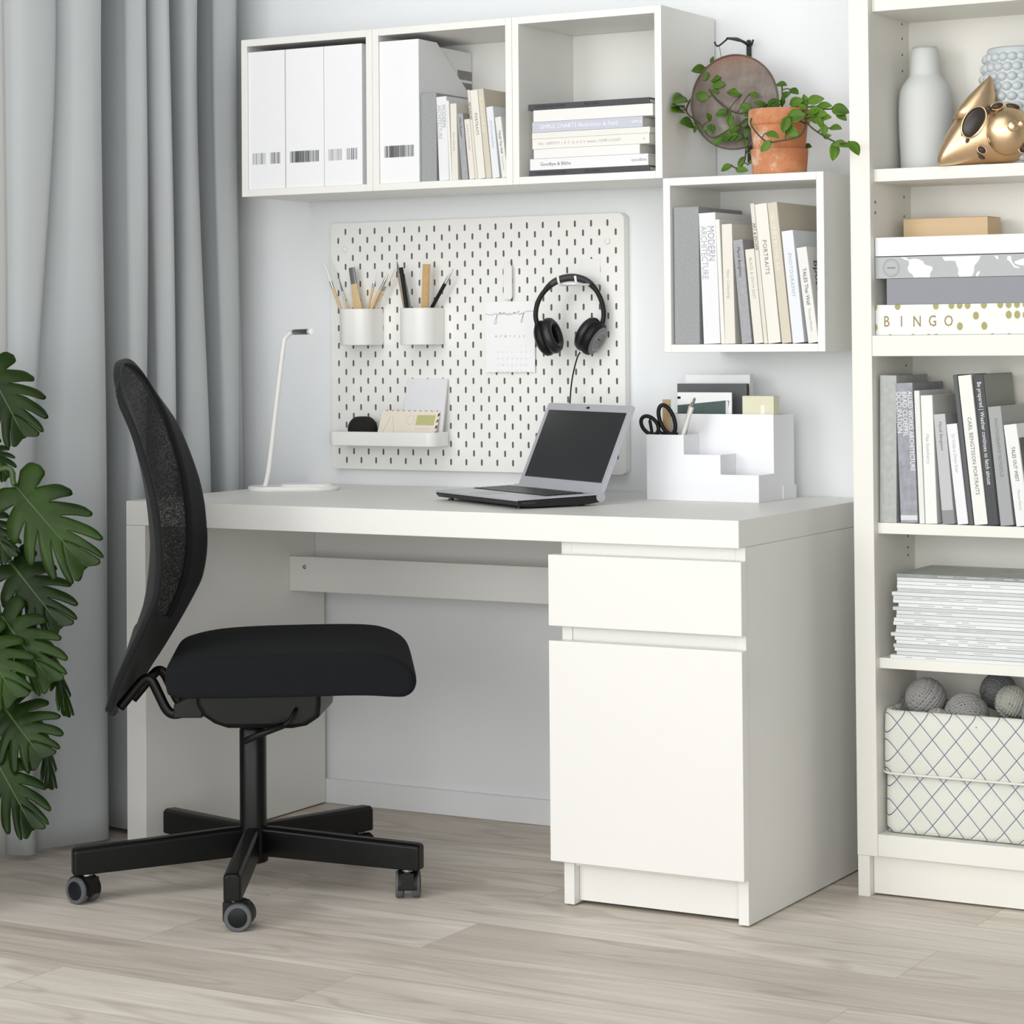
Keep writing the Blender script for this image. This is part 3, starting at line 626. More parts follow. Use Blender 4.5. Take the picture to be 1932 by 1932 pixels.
# ------------------------------------------------------------------ magazines pile
GM='magazines piled on the lower bookcase shelf'
off=[0,.0125,.008,.006,.0115,.009,.0005,.011,.0125,.006,.0075,.0125,.0125,.0055,.0175,.006,.007,.0035,.0150,.0145,.0150,.0150,.0145]
zz=.4496; n=len(off); th=(.6100-zz)/n; rnd=random.Random(4)
ordn=['bottom','second from bottom','third from bottom','fourth from bottom','fifth from bottom','sixth from bottom','seventh from bottom','eighth from bottom','ninth from bottom','tenth from bottom','eleventh from bottom','twelfth, in the middle','eleventh from top','tenth from top','ninth from top','eighth from top','seventh from top','sixth from top','fifth from top','fourth from top','third from top','second from top','topmost']
mc=[M(c_,.45,var=.03) for c_ in ('#e4e8e8','#d6dcda','#dfe3e4','#c9cfce','#e6e9e9')]; pc=M('#bfc4c1',.8,var=.1)
for i,o_ in enumerate(off):
    dd=.175+rnd.random()*.01; x0_=1.5425+o_; yy=-.2885+rnd.random()*.003; w_=.31+rnd.random()*.01
    tm=thing('magazine','pale glossy magazine in the bookcase pile, '+ordn[i]+' of the pile','magazine',(x0_,yy,zz),group=GM)
    t_=th-.0006
    bm=B(); box(bm,0,w_,0,dd,0,.0007); box(bm,0,w_,0,dd,t_-.0007,t_); box(bm,0,w_,0,.0007,.0007,t_-.0007)
    if i%2==0 or i in (5,9):
        x=.02+rnd.random()*.07
        for k in range(rnd.choice((2,3,4))):
            l=.012+rnd.random()*.03; box(bm,x,x+l,-.0003,.0003,t_*.38,t_*.66,1); x+=l+.01+rnd.random()*.03
    part('cover',bm,[mc[i%5] if i<n-1 else M('#8d9390',.3,var=.4,scale=30),pc],tm)
    bm=B(); box(bm,.001,w_-.001,.0012,dd-.001,.0007,t_-.0007); part('pages',bm,PAGES,tm)
    zz+=th
# ------------------------------------------------------------------ bookcase: top shelf
zt=1.3757
bm=B(); lathe(bm,[(.0,0),(.0470,0),(.0490,.002),(.0498,.03),(.0518,.08),(.0522,.115),(.0512,.140),(.0492,.155),(.0450,.166),(.0355,.179),(.0312,.1845),(.0302,.187),(.0296,.20),(.0280,.226),(.0262,.236),(.0232,.2405),(.0205,.239),(.0195,.22),(0,.20)],56,cap=False)
o=part('bottle_vase',bm,mat('pale_grey_glaze','#cfd2d1',.6,var=.015),smooth=True); o.location=(1.5795,-.165,zt); tag(o,'tall pale grey bottle-shaped vase on the top bookcase shelf','vase')
# bobble vase
bm=B(); R0=lambda z:.058+.014*math.sin(PI*min(1,max(0,(.22-z)/.24)))
lathe(bm,[(0,0),(.05,0),(.060,.006)]+[(R0(z/100),z/100) for z in range(2,22)]+[(.0585,.221),(.056,.224),(.053,.221),(.052,.19),(0,.17)],48,cap=False)
for r_ in range(11):
    z=.016+r_*.0188; n=22
    for k in range(n):
        a=2*PI*(k+.5*(r_%2))/n; rr_=R0(z)-.001; c_=Vector((rr_*math.cos(a),rr_*math.sin(a),z))
        g=bmesh.ops.create_uvsphere(bm,u_segments=8,v_segments=6,radius=.0105,matrix=Matrix.Translation(c_)@Matrix.Rotation(a,4,'Z')@Matrix.Diagonal((.85,1,.85,1)))
o=part('bobble_vase',bm,mat('blue_grey_glaze','#c3cacd',.35,var=.02),smooth=True); o.location=(1.771,-.178,zt); tag(o,'blue-grey vase covered in knobs behind the gold ornament','vase')
# gold animal head
gd=thing('animal_head_ornament','rose-gold metallic animal-head ornament with a pointed ear on top shelf','ornament',(1.738,-.254,zt))
GOLD=mat('rose_gold_metal','#e6c8a2',.34,metal=1,var=.05,bump=.15,bscale=60); DARK=mat('dark_hollow','#3b3330',.35,var=.3)
q29=Matrix.Rotation(math.radians(29),4,'Z')
def L2(x,y,z): return q29@Vector((x,y,z))
# body: lofted cross sections climbing from the rear base on the left to the crown, then the muzzle on the right
sec=[((-.098,0,.006),.010,.006),((-.088,0,.020),.020,.020),((-.070,0,.036),.028,.036),((-.048,0,.050),.035,.050),((-.022,0,.062),.039,.060),((.006,0,.066),.040,.063),((.032,0,.060),.038,.057),((.052,0,.053),.034,.048),((.068,0,.048),.026,.036),((.078,0,.046),.016,.020)]
rings=[]
for (x,y,z),ry,rz in sec:
    rings.append([L2(x+ .25*rz*math.sin(2*PI*k/28)*-.35, ry*math.cos(2*PI*k/28), max(.0005,z+rz*math.sin(2*PI*k/28))) for k in range(28)])
bm=B(); loft(bm,rings); part('head',bm,GOLD,gd,smooth=True,sub=1)
bm=B(); rings=[]
for x,z,ry,rx in ((-.030,.088,.040,.040),(-.024,.108,.034,.034),(-.014,.130,.026,.025),(-.006,.148,.016,.0145),(.000,.161,.007,.006),(.001,.167,.001,.001)):
    rings.append([L2(x+rx*math.cos(2*PI*k/20),-.012+ry*.55*math.sin(2*PI*k/20),z) for k in range(20)])
loft(bm,rings); part('ear',bm,GOLD,gd,smooth=True)
def eyep(c_,rx,rz,rot,nm='eye',m_=DARK,th=.004,dy=0):
    bm=B(); T=Matrix.Translation(L2(*c_))@q29@Matrix.Rotation(math.radians(rot),4,'Y'); sphere(bm,(0,0,0),1,24,14,T=T,s=(rx,th,rz)); part(nm,bm,m_,gd,smooth=True)
def ringp(c_,rx,rz,rot,r_=.0018):
    bm=B(); T=Matrix.Translation(L2(*c_))@q29@Matrix.Rotation(math.radians(rot),4,'Y'); tube(bm,[T@Vector((rx*math.cos(2*PI*k/32),0,rz*math.sin(2*PI*k/32))) for k in range(32)],r_,8,closed=True); part('rim',bm,GOLD,gd,smooth=True)
eyep((-.034,-.035,.078),.018,.030,30,th=.006); ringp((-.034,-.037,.078),.0195,.032,30)
eyep((.010,-.036,.108),.011,.005,-15,'brow_hollow',th=.006); ringp((.010,-.037,.108),.0125,.0065,-15,.0012)
eyep((-.007,-.040,.102),.006,.0055,0,'brow_hollow',th=.005)
bm=B(); T=Matrix.Translation(L2(.030,-.024,.062))@q29; sphere(bm,(0,0,0),1,32,20,T=T,s=(.046,.038,.046)); part('muzzle',bm,GOLD,gd,smooth=True)
bm=B()
for k in range(4):
    rr_=.034-.006*k; yy_=-.034-.036*math.sqrt(max(0,1-(rr_/.040)**2))*.98
    tube(bm,[T@Vector((rr_*math.cos(a*PI/16),yy_+.034,rr_*math.sin(a*PI/16))) for a in range(9,27)],.0012,6)
part('muzzle_ridges',bm,GOLD,gd,smooth=True)
bm=B()
for dx_,dz_,rr_ in ((.004,.006,.011),(.020,.010,.008)):
    sphere(bm,(0,0,0),1,20,12,T=Matrix.Translation(L2(.030+dx_,-.024-.0365,.062+dz_))@q29,s=(rr_,.006,rr_))
part('nose_bumps',bm,GOLD,gd,smooth=True)
for c_,rx_,rz_,ro_ in (((.040,-.0300,.1075),.013,.0045,12),((-.046,-.0335,.045),.003,.005,25),((-.054,-.0305,.058),.0025,.0045,30),((-.004,-.0385,.046),.0035,.0055,-20),((.004,-.0385,.040),.003,.0045,-30)):
    eyep(c_,rx_,rz_,ro_,'small_hollow',th=.005); ringp((c_[0],c_[1]-.0015,c_[2]),rx_*1.15,rz_*1.15,ro_,.0009)
eyep((.066,-.036,.030),.016,.009,-20,'mouth',th=.012); ringp((.064,-.042,.030),.017,.010,-20,.0015)
eyep((-.020,-.037,.026),.008,.005,35,'nostril',th=.006); ringp((-.020,-.038,.026),.0095,.0065,35,.0012)
eyep((-.020,-.033,.013),.007,.0035,25,'nostril',th=.006)
# ------------------------------------------------------------------ boxes on the second shelf
TAN=mat('tan_card','#d3b893',.65,var=.03)
bt=thing('tan_box','small tan box lying on top of the white lidded box','box',(1.62,-.155,1.2452))
bm=B(); box(bm,1.5415,1.7115,-.192,-.118,1.2452,1.2835); part('box_body',bm,TAN,bt,w=True,bevel=.0006)
bm=B(); box(bm,1.5412,1.7118,-.1922,-.1178,1.2836,1.2842); part('lid_edge',bm,mat('tan_dark_edge','#b9976c',.65),bt,w=True)
wb=thing('white_box','plain white flat box above the world-map box','box',(1.67,-.20,1.2092))
bm=B(); box(bm,1.5216,1.84,-.2895,-.10,1.2092,1.2449); part('lid',bm,mat('white_box_card','#e9edee',.6,var=.008),wb,w=True,bevel=.0008)
# map box
mb=thing('map_box','grey box printed with a white world map, under the plain white box','box',(1.67,-.20,1.1668))
bm=B(); box(bm,1.5214,1.84,-.2895,-.10,1.1668,1.2078); part('box_body',bm,mat('map_grey','#b4b8b9',.6,var=.02),mb,w=True,bevel=.0006)
def mp(cx,cy):
    sl=.035-.03*(cy-400)/1065
    return (1.5189+(cx-275)*.0001735, 1.2449-((cy-400)+sl*(cx-275))*.0001731)
def poly(bm,pts,mi=0):
    P=[mp(*p) for p in pts]; P=[(x,min(1.2074,max(1.1672,z))) for x,z in P]; prism(bm,P,'y',-.2900,-.2895,mi)
bm=B()
poly(bm,[(585,612),(640,612),(690,640),(740,625),(800,632),(850,660),(860,690),(950,715),(955,745),(930,780),(920,835),(740,835),(720,800),(685,780),(665,735),(685,690),(680,650),(640,640)])
poly(bm,[(1065,606),(1500,590),(1480,640),(1430,700),(1420,780),(1395,822),(1260,826),(1240,790),(1250,750),(1225,690),(1215,650),(1150,648),(1095,650),(1075,625)])
poly(bm,[(1480,755),(1490,775),(1465,820),(1445,822),(1450,785)])
poly(bm,[(1650,590),(1690,590),(1700,625),(1680,628)])
poly(bm,[(1800,590),(1835,590),(1850,660),(1880,700),(1930,715),(1925,728),(1870,720),(1820,650),(1790,630)])
poly(bm,[(1870,655),(1932,630),(2000,610),(2050,640),(2010,700),(1940,695),(1885,680)])
poly(bm,[(2060,690),(2110,660),(2170,690),(2180,720),(2110,715)])
part('map_print',bm,mat('white_print','#eceeed',.6),mb,w=True)
bm=B(); cx,cz=mp(476,730)
for rr_,w_ in ((.0165,.0009),(.0135,.0005)): tube(bm,[(cx+rr_*math.cos(a*PI/20),-.2896,cz+rr_*math.sin(a*PI/20)) for a in range(40)],w_/2,5,closed=True)
box(bm,cx-.008,cx+.008,-.2900,-.2895,cz-.0016,cz+.0016)
part('round_emblem',bm,mat('emblem_grey','#8a8f90',.6),mb,w=True)
gb_=thing('slate_box','slate-grey recessed box between the map box and the BINGO box','box',(1.67,-.20,1.1172))
bm=B(); box(bm,1.5435,1.84,-.2885,-.10,1.1172,1.1664); part('box_body',bm,mat('slate_card','#8e9198',.6,var=.02),gb_,w=True,bevel=.0008)
bg=thing('bingo_box','white BINGO game box with olive-gold dots, lowest in the bookcase box pile','box',(1.67,-.20,1.0595))
bm=B(); box(bm,1.5212,1.84,-.2895,-.10,1.0595,1.1169); bbm=bm
GLD=mat('olive_gold_print','#a5a062',.5,var=.06,scale=60)
bm=B()
for i,(ch,x) in enumerate((('B',415),('I',588),('N',768),('G',945),('O',1128))):
    X,Zz=mp(x,1325 if i<3 else 1320); text(bm,ch,.0295,place((X,-.2896,Zz),(1,0,.012),(0,0,1)),align='CENTER',wx=.78)
part('bingo_lettering',bm,mat('antique_gold_print','#8f7a42',.5),bg,w=True)
bm=bbm
dots=[(275,1160),(275,1385),(545,1150),(985,1145),(1163,1140),(1255,1138),(1345,1138),(1528,1135),(1710,1130),(1803,1130),(1895,1128),(1437,1257),(1255,1375),(1530,1370),(1803,1247),(1897,1247),(455,1468),(720,1462),(900,1458),(985,1456),(1620,1450),(1805,1448),(1990,1128),(1990,1250),(2080,1370)]
for x,y in dots:
    X,Zz=mp(x,y); pts=[]
    for k in range(24):
        a=2*PI*k/24; pts.append((max(1.5213,X+.0057*math.cos(a)),min(1.1167,max(1.0596,Zz+.0074*math.sin(a)))))
    if y<1440: prism(bm,pts,'y',-.2900,-.2895,1)
    else: prism(bm,[(X-.003,1.0597),(X+.003,1.0597),(X+.002,1.0612),(X-.002,1.0612)],'y',-.29,-.2895,1)
part('box_body',bm,[mat('white_game_card','#e8eae9',.55,var=.008),GLD],bg,w=True)
# ------------------------------------------------------------------ basket with yarn
def quilt():
    m,nt,b=nodes('blue_check_white_fabric'); N=nt.nodes.new; L=nt.links.new
    tc=N('ShaderNodeTexCoord'); sp=N('ShaderNodeSeparateXYZ'); L(tc.outputs['Object'],sp.inputs[0])
    def mth(op,a,b_=None):
        q=N('ShaderNodeMath'); q.operation=op
        for i,v in enumerate((a,b_)):
            if v is None: continue
            if isinstance(v,(int,float)): q.inputs[i].default_value=v
            else: L(v,q.inputs[i])
        return q.outputs[0]
    xy=mth('ADD',sp.outputs[0],sp.outputs[1]); a=mth('DIVIDE',xy,.0465); c_=mth('DIVIDE',sp.outputs[2],.0535)
    ln=[]
    for op in ('ADD','SUBTRACT'):
        u_=mth(op,a,c_); f=mth('FRACT',mth('ADD',u_,50.3 if op=='ADD' else 50.12)); d=mth('ABSOLUTE',mth('SUBTRACT',f,.5)); ln.append(mth('LESS_THAN',d,.024))
        if op=='ADD': d1=d
        else: d2=d
    k=mth('MAXIMUM',ln[0],ln[1])
    mx=N('ShaderNodeMix'); mx.data_type='RGBA'; mx.inputs[6].default_value=lin('#dcddd4')+(1,); mx.inputs[7].default_value=lin('#66718e')+(1,); L(k,mx.inputs[0]); L(mx.outputs[2],b.inputs['Base Color'])
    b.inputs['Roughness'].default_value=.85
    bp=N('ShaderNodeBump'); bp.inputs['Strength'].default_value=.5; bp.inputs['Distance'].default_value=.004
    puff=mth('MINIMUM',mth('SUBTRACT',.5,0.0),mth('MULTIPLY',mth('MINIMUM',d1,d2),3.0)); nz=N('ShaderNodeTexNoise'); nz.inputs['Scale'].default_value=900; L(tc.outputs['Object'],nz.inputs['Vector'])
    L(mth('ADD',puff,mth('MULTIPLY',nz.outputs['Fac'],.08)),bp.inputs['Height']); L(bp.outputs[0],b.inputs['Normal'])
    return m
QU=quilt()
bs=thing('storage_basket','white fabric basket with blue diamond check in the lowest bookcase bay','basket',(1.68,-.198,.1198))
bx0,bx1,by0,by1=1.523,1.845,-.2925,-.102
def bring(ins,z,r_=.028,sag=0):
    P=rrect(bx0+ins,bx1-ins,by0+ins,by1-ins,max(.006,r_-ins),8); return [(x,y,z-(sag*math.sin(PI*min(1,max(0,(x-bx0)/(bx1-bx0))))) ) for x,y in P]
bm=B(); loft(bm,[bring(.014,.1203),bring(.004,.1235),bring(.0015,.134),bring(.002,.18),bring(.003,.236)]); part('body',bm,QU,bs,w=True,smooth=True)
bm=B(); loft(bm,[bring(.001,.2345),bring(-.0012,.240),bring(-.0018,.255),bring(-.001,.31),bring(.000,.342,sag=.004),bring(.004,.3525,sag=.006),bring(.009,.3535,sag=.006),bring(.012,.346,sag=.006),bring(.012,.262)],cap=False); part('cuff',bm,QU,bs,w=True,smooth=True)
bm=B(); tube(bm,[Vector(p)for p in bring(-.002,.2335)],.0022,8,closed=True); part('piping',bm,mat('cream_piping','#e6e6da',.8),bs,w=True,smooth=True)
def yarn(c_,r_,col,label,seed):
    rnd=random.Random(seed); t=thing('yarn_ball',label,'yarn',(c_[0],c_[1],c_[2]-r_),group='grey yarn balls in the basket')
    bm=B(); sphere(bm,(0,0,r_),r_*.955,24,16); m_=mat('yarn_'+str(seed),col,.95,var=.18,scale=300,bump=.5,bscale=900)
    part('core',bm,M('#5f5e5d',.95,var=.2),t,smooth=True)
    bm=B()
    for bnd in range(7):
        ax=Vector((rnd.gauss(0,1),rnd.gauss(0,1),rnd.gauss(0,1))).normalized(); e1=ax.orthogonal().normalized(); e2=ax.cross(e1); nst=9
        for k in range(nst):
            o_=(k-(nst-1)/2)*.0058+rnd.gauss(0,.0009); rr_=r_*(.945+.011*bnd); q=math.sqrt(max(1e-6,rr_*rr_-o_*o_)); wob_=rnd.random()*6
            pts=[Vector((0,0,r_))+ax*(o_+.0006*math.sin(3*a*2*PI/36+wob_))+(e1*math.cos(a*2*PI/36)+e2*math.sin(a*2*PI/36))*q for a in range(36)]
            tube(bm,pts,.0023,5,closed=False,up=ax)
    part('strands',bm,m_,t,smooth=True)
yarn((1.5845,-.215,.3665),.0375,'#a19f9e','large light grey yarn ball at left on the basket',11)
yarn((1.5475,-.185,.3425),.0245,'#8d8e8e','small dark yarn ball at the far left, half hidden by basket rim',12)
yarn((1.6730,-.235,.3440),.0400,'#979695','wide grey yarn ball in the middle, low in the basket',13)
yarn((1.7065,-.150,.3790),.0330,'#77787a','dark grey yarn ball at the back, upper right of basket',14)
yarn((1.7590,-.225,.3710),.0305,'#a3a49b','greenish-grey yarn ball at right in front of the dark one',15)
yarn((1.6265,-.264,.334),.0215,'#a9a7a3','small pale yarn ball peeping over the rim, right of the largest',16)
yarn((1.7135,-.268,.330),.0200,'#999894','small yarn ball at the rim below the dark one',17)
yarn((1.8140,-.235,.355),.030,'#908f8e','grey yarn ball at the frame edge on the right',18)
# ------------------------------------------------------------------ lamp
lp=thing('desk_lamp','slim white LED desk lamp on the left end of the desk','desk lamp',(.125,-.235,.7302),(0,0,math.radians(29)))
bm=B(); P=rrect(-.1,.1,-.05,.05,.048,10); loft(bm,[[(x*.985,y*.97,0) for x,y in P],[(x,y,.002) for x,y in P],[(x,y,.007) for x,y in P],[(x*.985,y*.96,.010) for x,y in P]]); o=part('base',bm,PLASTIC,lp); autosmooth(o,40)
bm=B(); P=rrect(-.027,.088,-.036,.036,.02,8); loft(bm,[[(x,y,.0095) for x,y in P],[(x,y,.013) for x,y in P],[(x*.98,y*.96,.0145) for x,y in P]]); o=part('charging_pad',bm,PLASTIC,lp); autosmooth(o,40)
bm=B(); tube(bm,crom([(-.064,.0,.008),(-.060,.0,.02),(-.053,0,.06),(-.036,0,.20),(-.021,0,.317),(-.0155,0,.336),(-.004,-.006,.346),(.010,-.014,.3475)],8),.0056,12); part('stem',bm,PLASTIC,lp,smooth=True)
def headseg(nm,a,b,r_,m_):
    d=Vector((.34,-.94,0)).normalized(); o0=Vector((.003,-.012,.3478)); p,q_=o0+d*a,o0+d*b
    bm=B(); tube(bm,[p,p.lerp(q_,.02),p.lerp(q_,.98),q_],[r_*.9,r_,r_,r_*.9],20); o=part(nm,bm,m_,lp); autosmooth(o,50)
headseg('lamp_head',.006,.150,.0062,mat('gunmetal_tube','#55585a',.3,metal=.6)); headseg('end_cap',.1502,.170,.0066,PLASTIC); headseg('head_joint',-.006,.0058,.0064,PLASTIC)
# ------------------------------------------------------------------ laptop
lt=thing('laptop','open silver laptop with dark screen on the desk','laptop',(.5886,-.3825,.7302),(0,0,math.radians(-31.14)))
LW,LD,LL,TI=.3517,.1905,.187,math.radians(23.66)
SIL=mat('silver_aluminium','#c9cbd2',.38,metal=.35,var=.01); LBL=mat('laptop_black','#1b1c1d',.4); SCRM=mat('dark_screen','#26282a',.22,var=.02,coat=.3)
bm=B(); pr=[(0,.012),(.006,.006),(.03,.0035),(LD-.03,.0035),(LD-.004,.007),(LD,.0125),(LD,.021),(LD-.03,.0195),(0,.0165)]
prism(bm,pr,'x',.001,LW-.001); part('base',bm,LBL,lt,bevel=.0012)
bm=B(); prism(bm,[(-.001,.0155),(0,.0190),(.003,.0198),(LD-.012,.0238),(LD-.012,.0205),(.002,.0165)],'x',0,LW); part('palm_rest',bm,SIL,lt,bevel=.0006)
kt=lambda y:.0198+(y-.003)/(LD-.015)*.004
bm=B(); T=Matrix.Translation((0,0,0)); y0,y1=.076,.164; x0,x1=.018,.305
prism(bm,[(y0,kt(y0)-.0005),(y1,kt(y1)-.0005),(y1,kt(y1)+.0003),(y0,kt(y0)+.0003)],'x',x0,x1+.025)
part('keyboard_bed',bm,mat('keyboard_black','#0d0e0f',.5),lt)
bm=B()
for rI in range(6):
    ya=y0+.002+rI*.0144; yb_=ya+.0122; nk=15; w_=(x1+.021-x0-.002)/nk
    for k in range(nk):
        if rI==0 and 4<=k<=8:
            if k==4: xa,xb=x0+.002+4*w_,x0+.002+9*w_-.002
            else: continue
        else: xa,xb=x0+.002+k*w_,x0+.002+(k+1)*w_-.002
        z0_=kt(ya)+.0003; z1_=kt(yb_)+.0003
        prism(bm,[(ya,z0_),(yb_,z1_),(yb_-.0008,z1_+.0013),(ya+.0008,z0_+.0013)],'x',xa,xb)
part('keys',bm,mat('key_black','#15171a',.35),lt)
bm=B(); prism(bm,[(.012,kt(.012)),(.06,kt(.06)),(.06,kt(.06)+.0003),(.012,kt(.012)+.0003)],'x',.125,.205); part('touchpad',bm,mat('silver_touchpad','#b9bbc2',.4,metal=.3),lt)
bm=B(); tube(bm,[(.0005,LD-.004,.0165),(.012,LD-.004,.0165)],.0098,24); tube(bm,[(LW-.012,LD-.004,.0165),(LW+.0005,LD-.004,.0165)],.0098,24); tube(bm,[(.012,LD-.003,.0175),(LW-.012,LD-.003,.0175)],.006,16); o=part('hinge',bm,SIL,lt); autosmooth(o,40)
bm=B()
for x in (.03,LW-.03):
    for y in (.02,LD-.03): lathe(bm,[(.006,0),(.0055,.0036)],12,Matrix.Translation((x,y,0)))
part('feet',bm,LBL,lt)
bm=B()
for k in range(5): box(bm,LW-.0012,LW-.0006,.012+k*.006,.0155+k*.006,.010,.013)
part('ports',bm,mat('port_dark','#4a4a44',.5),lt)
lid=bpy.data.objects.new('lid',None); COL.objects.link(lid); lid.parent=lt; lid.location=(0,LD-.001,.0225); lid.rotation_euler=(-TI,0,0)
def lidp(nm,bm,m_,**k): 
    o=part(nm,bm,m_,None,**k); o.parent=lid; return o
bm=B(); prism(bm,rrect(.004,LW-.004,0,LL,.006,5),'y',0,.0032); lidp('bezel',bm,SIL,bevel=.0005)
bm=B(); prism(bm,rrect(.004,LW-.004,0,LL,.006,5),'y',.0034,.0072); lidp('lid_back',bm,SIL,bevel=.0012)
bm=B(); box(bm,.018,LW-.018,-.0006,.0004,.022,LL-.016); lidp('screen',bm,SCRM)
bm=B(); box(bm,LW/2-.006,LW/2+.006,-.0008,.0002,LL-.0105,LL-.0060); lidp('webcam',bm,BLACKP,bevel=.0008)
# ------------------------------------------------------------------ desk organizer
og=thing('desk_organizer','white stepped desk organizer at the right end of the desk','organizer',(1.12,-.137,.7302))
W0,W1=.990,1.2446; ya,yb_,yc=-.2228,-.150,-.050; z0=.7303; th=.0028
def wall(x0,x1,y0,y1,z1,zz0=None): box(BM,x0,x1,y0,y1,zz0 if zz0 else z0,z1)
BM=B(); steps=[(W0+.004,1.0778,.8625),(1.0778,1.1594,.8232),(1.1594,1.2430,.7842)]
prism(BM,[(W0+.004,z0),(1.243,z0),(1.243,.7842),(1.1594,.7842),(1.1594,.8232),(1.0778,.8232),(1.0778,.8625),(W0+.004,.8625)],'y',ya,ya+th)
part('front_panel',BM,FILEM,og,w=True)
for xa_,zz_ in ((W0+.004,.8625),(1.0778-th,.8625),(1.1594-th,.8232),(1.243-th,.7842)):
    BM=B(); wall(xa_,xa_+th,ya+th,yb_,zz_); part('divider',BM,FILEM,og,w=True)
BM=B(); wall(W0+.004,W1-.0015,yb_,yb_+th,.9025); part('middle_panel',BM,FILEM,og,w=True)
BM=B(); wall(W0+.003,W0+.003+th,yb_+th,yc,.9015); wall(W1-.0015-th,W1-.0015,yb_+th,yc,.9015); wall(W0+.003+th,W1-.0015-th,yc-th,yc,.9012); wall(W0+.003+th,W1-.0015-th,-.0955,-.0955+th,.895); part('back_compartment',BM,FILEM,og,w=True)
BM=B(); box(BM,W0+.005,W1-.003,ya+th,yc,z0+.0005,z0+.0032); box(BM,1.0778,1.1566,ya+th,yb_,.795,.797); part('bottom_panel',BM,FILEM,og,w=True)
BM=B(); wall(W1-.0014,W1+.0012,-.11,yc+.004,.757); wall(W0-.001,W0+.0028,-.11,yc+.004,.757); part('base_flap',BM,FILEM,og,w=True)
# things in it
def card(nm,label,cat,x0,x1,y,z1,th,m_,zb_=.7338,edge=None,tilt=-3):
    t=thing(nm,label,cat,(x0,y,zb_),(math.radians(tilt),0,0)); bm=B(); box(bm,0,x1-x0,0,th,0,z1-zb_); part('cover',bm,m_,t,bevel=.0006)
    if edge: bm=B(); box(bm,x1-x0,x1-x0+.0006,.0008,th-.0008,.001,z1-zb_-.001); part('page_edge',bm,edge,t)
    return t
card('note_pad','large white pad rising at the very back of the organizer','notebook',1.0095,1.1565,-.0745,.9814,.016,M('#f3f5f6',.6),edge=M('#dfe0e0',.8),tilt=0)
card('notebook','charcoal hardcover notebook in the back of the organizer','notebook',.9985,1.1575,-.0915,.963,.011,mat('charcoal_cover','#5d6061',.6),edge=M('#2c2d2e',.7),tilt=0)
pc_=card('picture_card','white card with a dark green picture in the organizer, before the charcoal notebook','card',1.0155,1.1385,-.125,.9458,.004,M('#f6f8f8',.5),edge=M('#d9dad5',.8),tilt=0)
bm=B(); H=.9458-.7338; prism(bm,[(.0003,.10),(.1015,.10),(.1185,H-.017),(.1085,H-.0165),(.0003,H-.0265)],'y',-.0004,0); part('picture',bm,mat('teal_picture','#4c5f5d',.6,var=.2,scale=30),pc_)
bm=B(); prism(bm,[(.109,.10),(.112,.10),(.1165,H-.018),(.1105,H-.017)],'y',-.0007,-.0003); part('picture_strip',bm,M('#e5e6e4',.6),pc_)
bm=B(); box(bm,.0003,.0075,-.0004,0,H-.0135,H-.0085); part('picture_mark',bm,BLACKP,pc_)
cb=card('cream_box','small cream card box at the right end of the organizer','box',1.1690,1.2385,-.138,.9392,.028,mat('cream_card','#e3e0c6',.7,var=.04,scale=50),tilt=0)
bm=B(); box(bm,.041,.050,-.0012,-.0002,.168,.187); part('white_tab',bm,M('#f4f3ea',.6),cb,bevel=.0005)
# scissors
sc=thing('scissors','black-handled scissors standing handles up in the organizer','scissors',(1.031,-.195,.7345),(0,0,math.radians(18)))
def loop(cx,cz,rx,rz,rot,r_=.0036): 
    a0=math.radians(rot); P=[]
    for k in range(36):
        a=2*PI*k/36; x,z=rx*math.cos(a),rz*math.sin(a); P.append((cx+x*math.cos(a0)+z*math.sin(a0),0,cz-x*math.sin(a0)+z*math.cos(a0)))
    return P
bm=B(); tube(bm,loop(-.0395,.146,.0145,.0215,-42),.0040,10,closed=True); tube(bm,crom([(-.022,0,.133),(-.008,0,.121),(.0,0,.10)],5),.005,10); part('handle',bm,BLACKP,sc,smooth=True)
bm=B(); tube(bm,loop(-.004,.1575,.0145,.031,-20),.0042,10,closed=True); tube(bm,crom([(.014,0,.132),(.010,0,.12),(.0,.001,.10)],5),.0055,10); part('handle',bm,BLACKP,sc,smooth=True)
bm=B(); prism(bm,[(-.006,.104),(.004,.104),(.012,.02),(.011,.01)],'y',-.0015,0); prism(bm,[(-.004,.104),(.006,.104),(-.010,.01),(-.012,.02)],'y',.0002,.0016); part('blades',bm,STEEL,sc)
GP='pens in the organizer'
t=thing('wooden_ruler','short tan wooden ruler standing behind the scissors','ruler',(1.0165,-.176,.7345),(0,math.radians(0),0))
bm=B(); box(bm,-.009,.009,-.0014,.0014,0,.198); part('blade',bm,mat('tan_wood','#b79b76',.5,var=.1,scale=60),t,bevel=.0005)
def pen(label,p,tip,r_,body,cap,fe):
    stick('pen',label,'pen',p,tip,[('barrel',[(r_,0),(r_,fe)],body),('push_button',[(r_*.62,fe),(r_*.62,.985),(r_*.4,1)],cap)],GP)
pen('short black pen lying inside the left scissor handle',(1.022,-.206,.7345),(.9925,-.206,.8935),.0034,BLACKP,BLACKP,.98)
pen('black pen leaning right in the organizer, left of the white one',(1.0305,-.196,.7345),(1.0815,-.190,.9235),.0036,BLACKP,BLACKP,.97)
pen('beige pen between the black pen and the white clip pen',(1.034,-.204,.7345),(1.0845,-.199,.9275),.0040,mat('beige_plastic','#c9bcae',.4),mat('beige_dark','#a89a8c',.4),.96)
pen('off-white ballpoint with grey push button, rightmost pen in the organizer',(1.026,-.2125,.7345),(1.0955,-.206,.9365),.0046,mat('offwhite_plastic','#deddd6',.35),mat('grey_button','#6f7376',.4),.91)
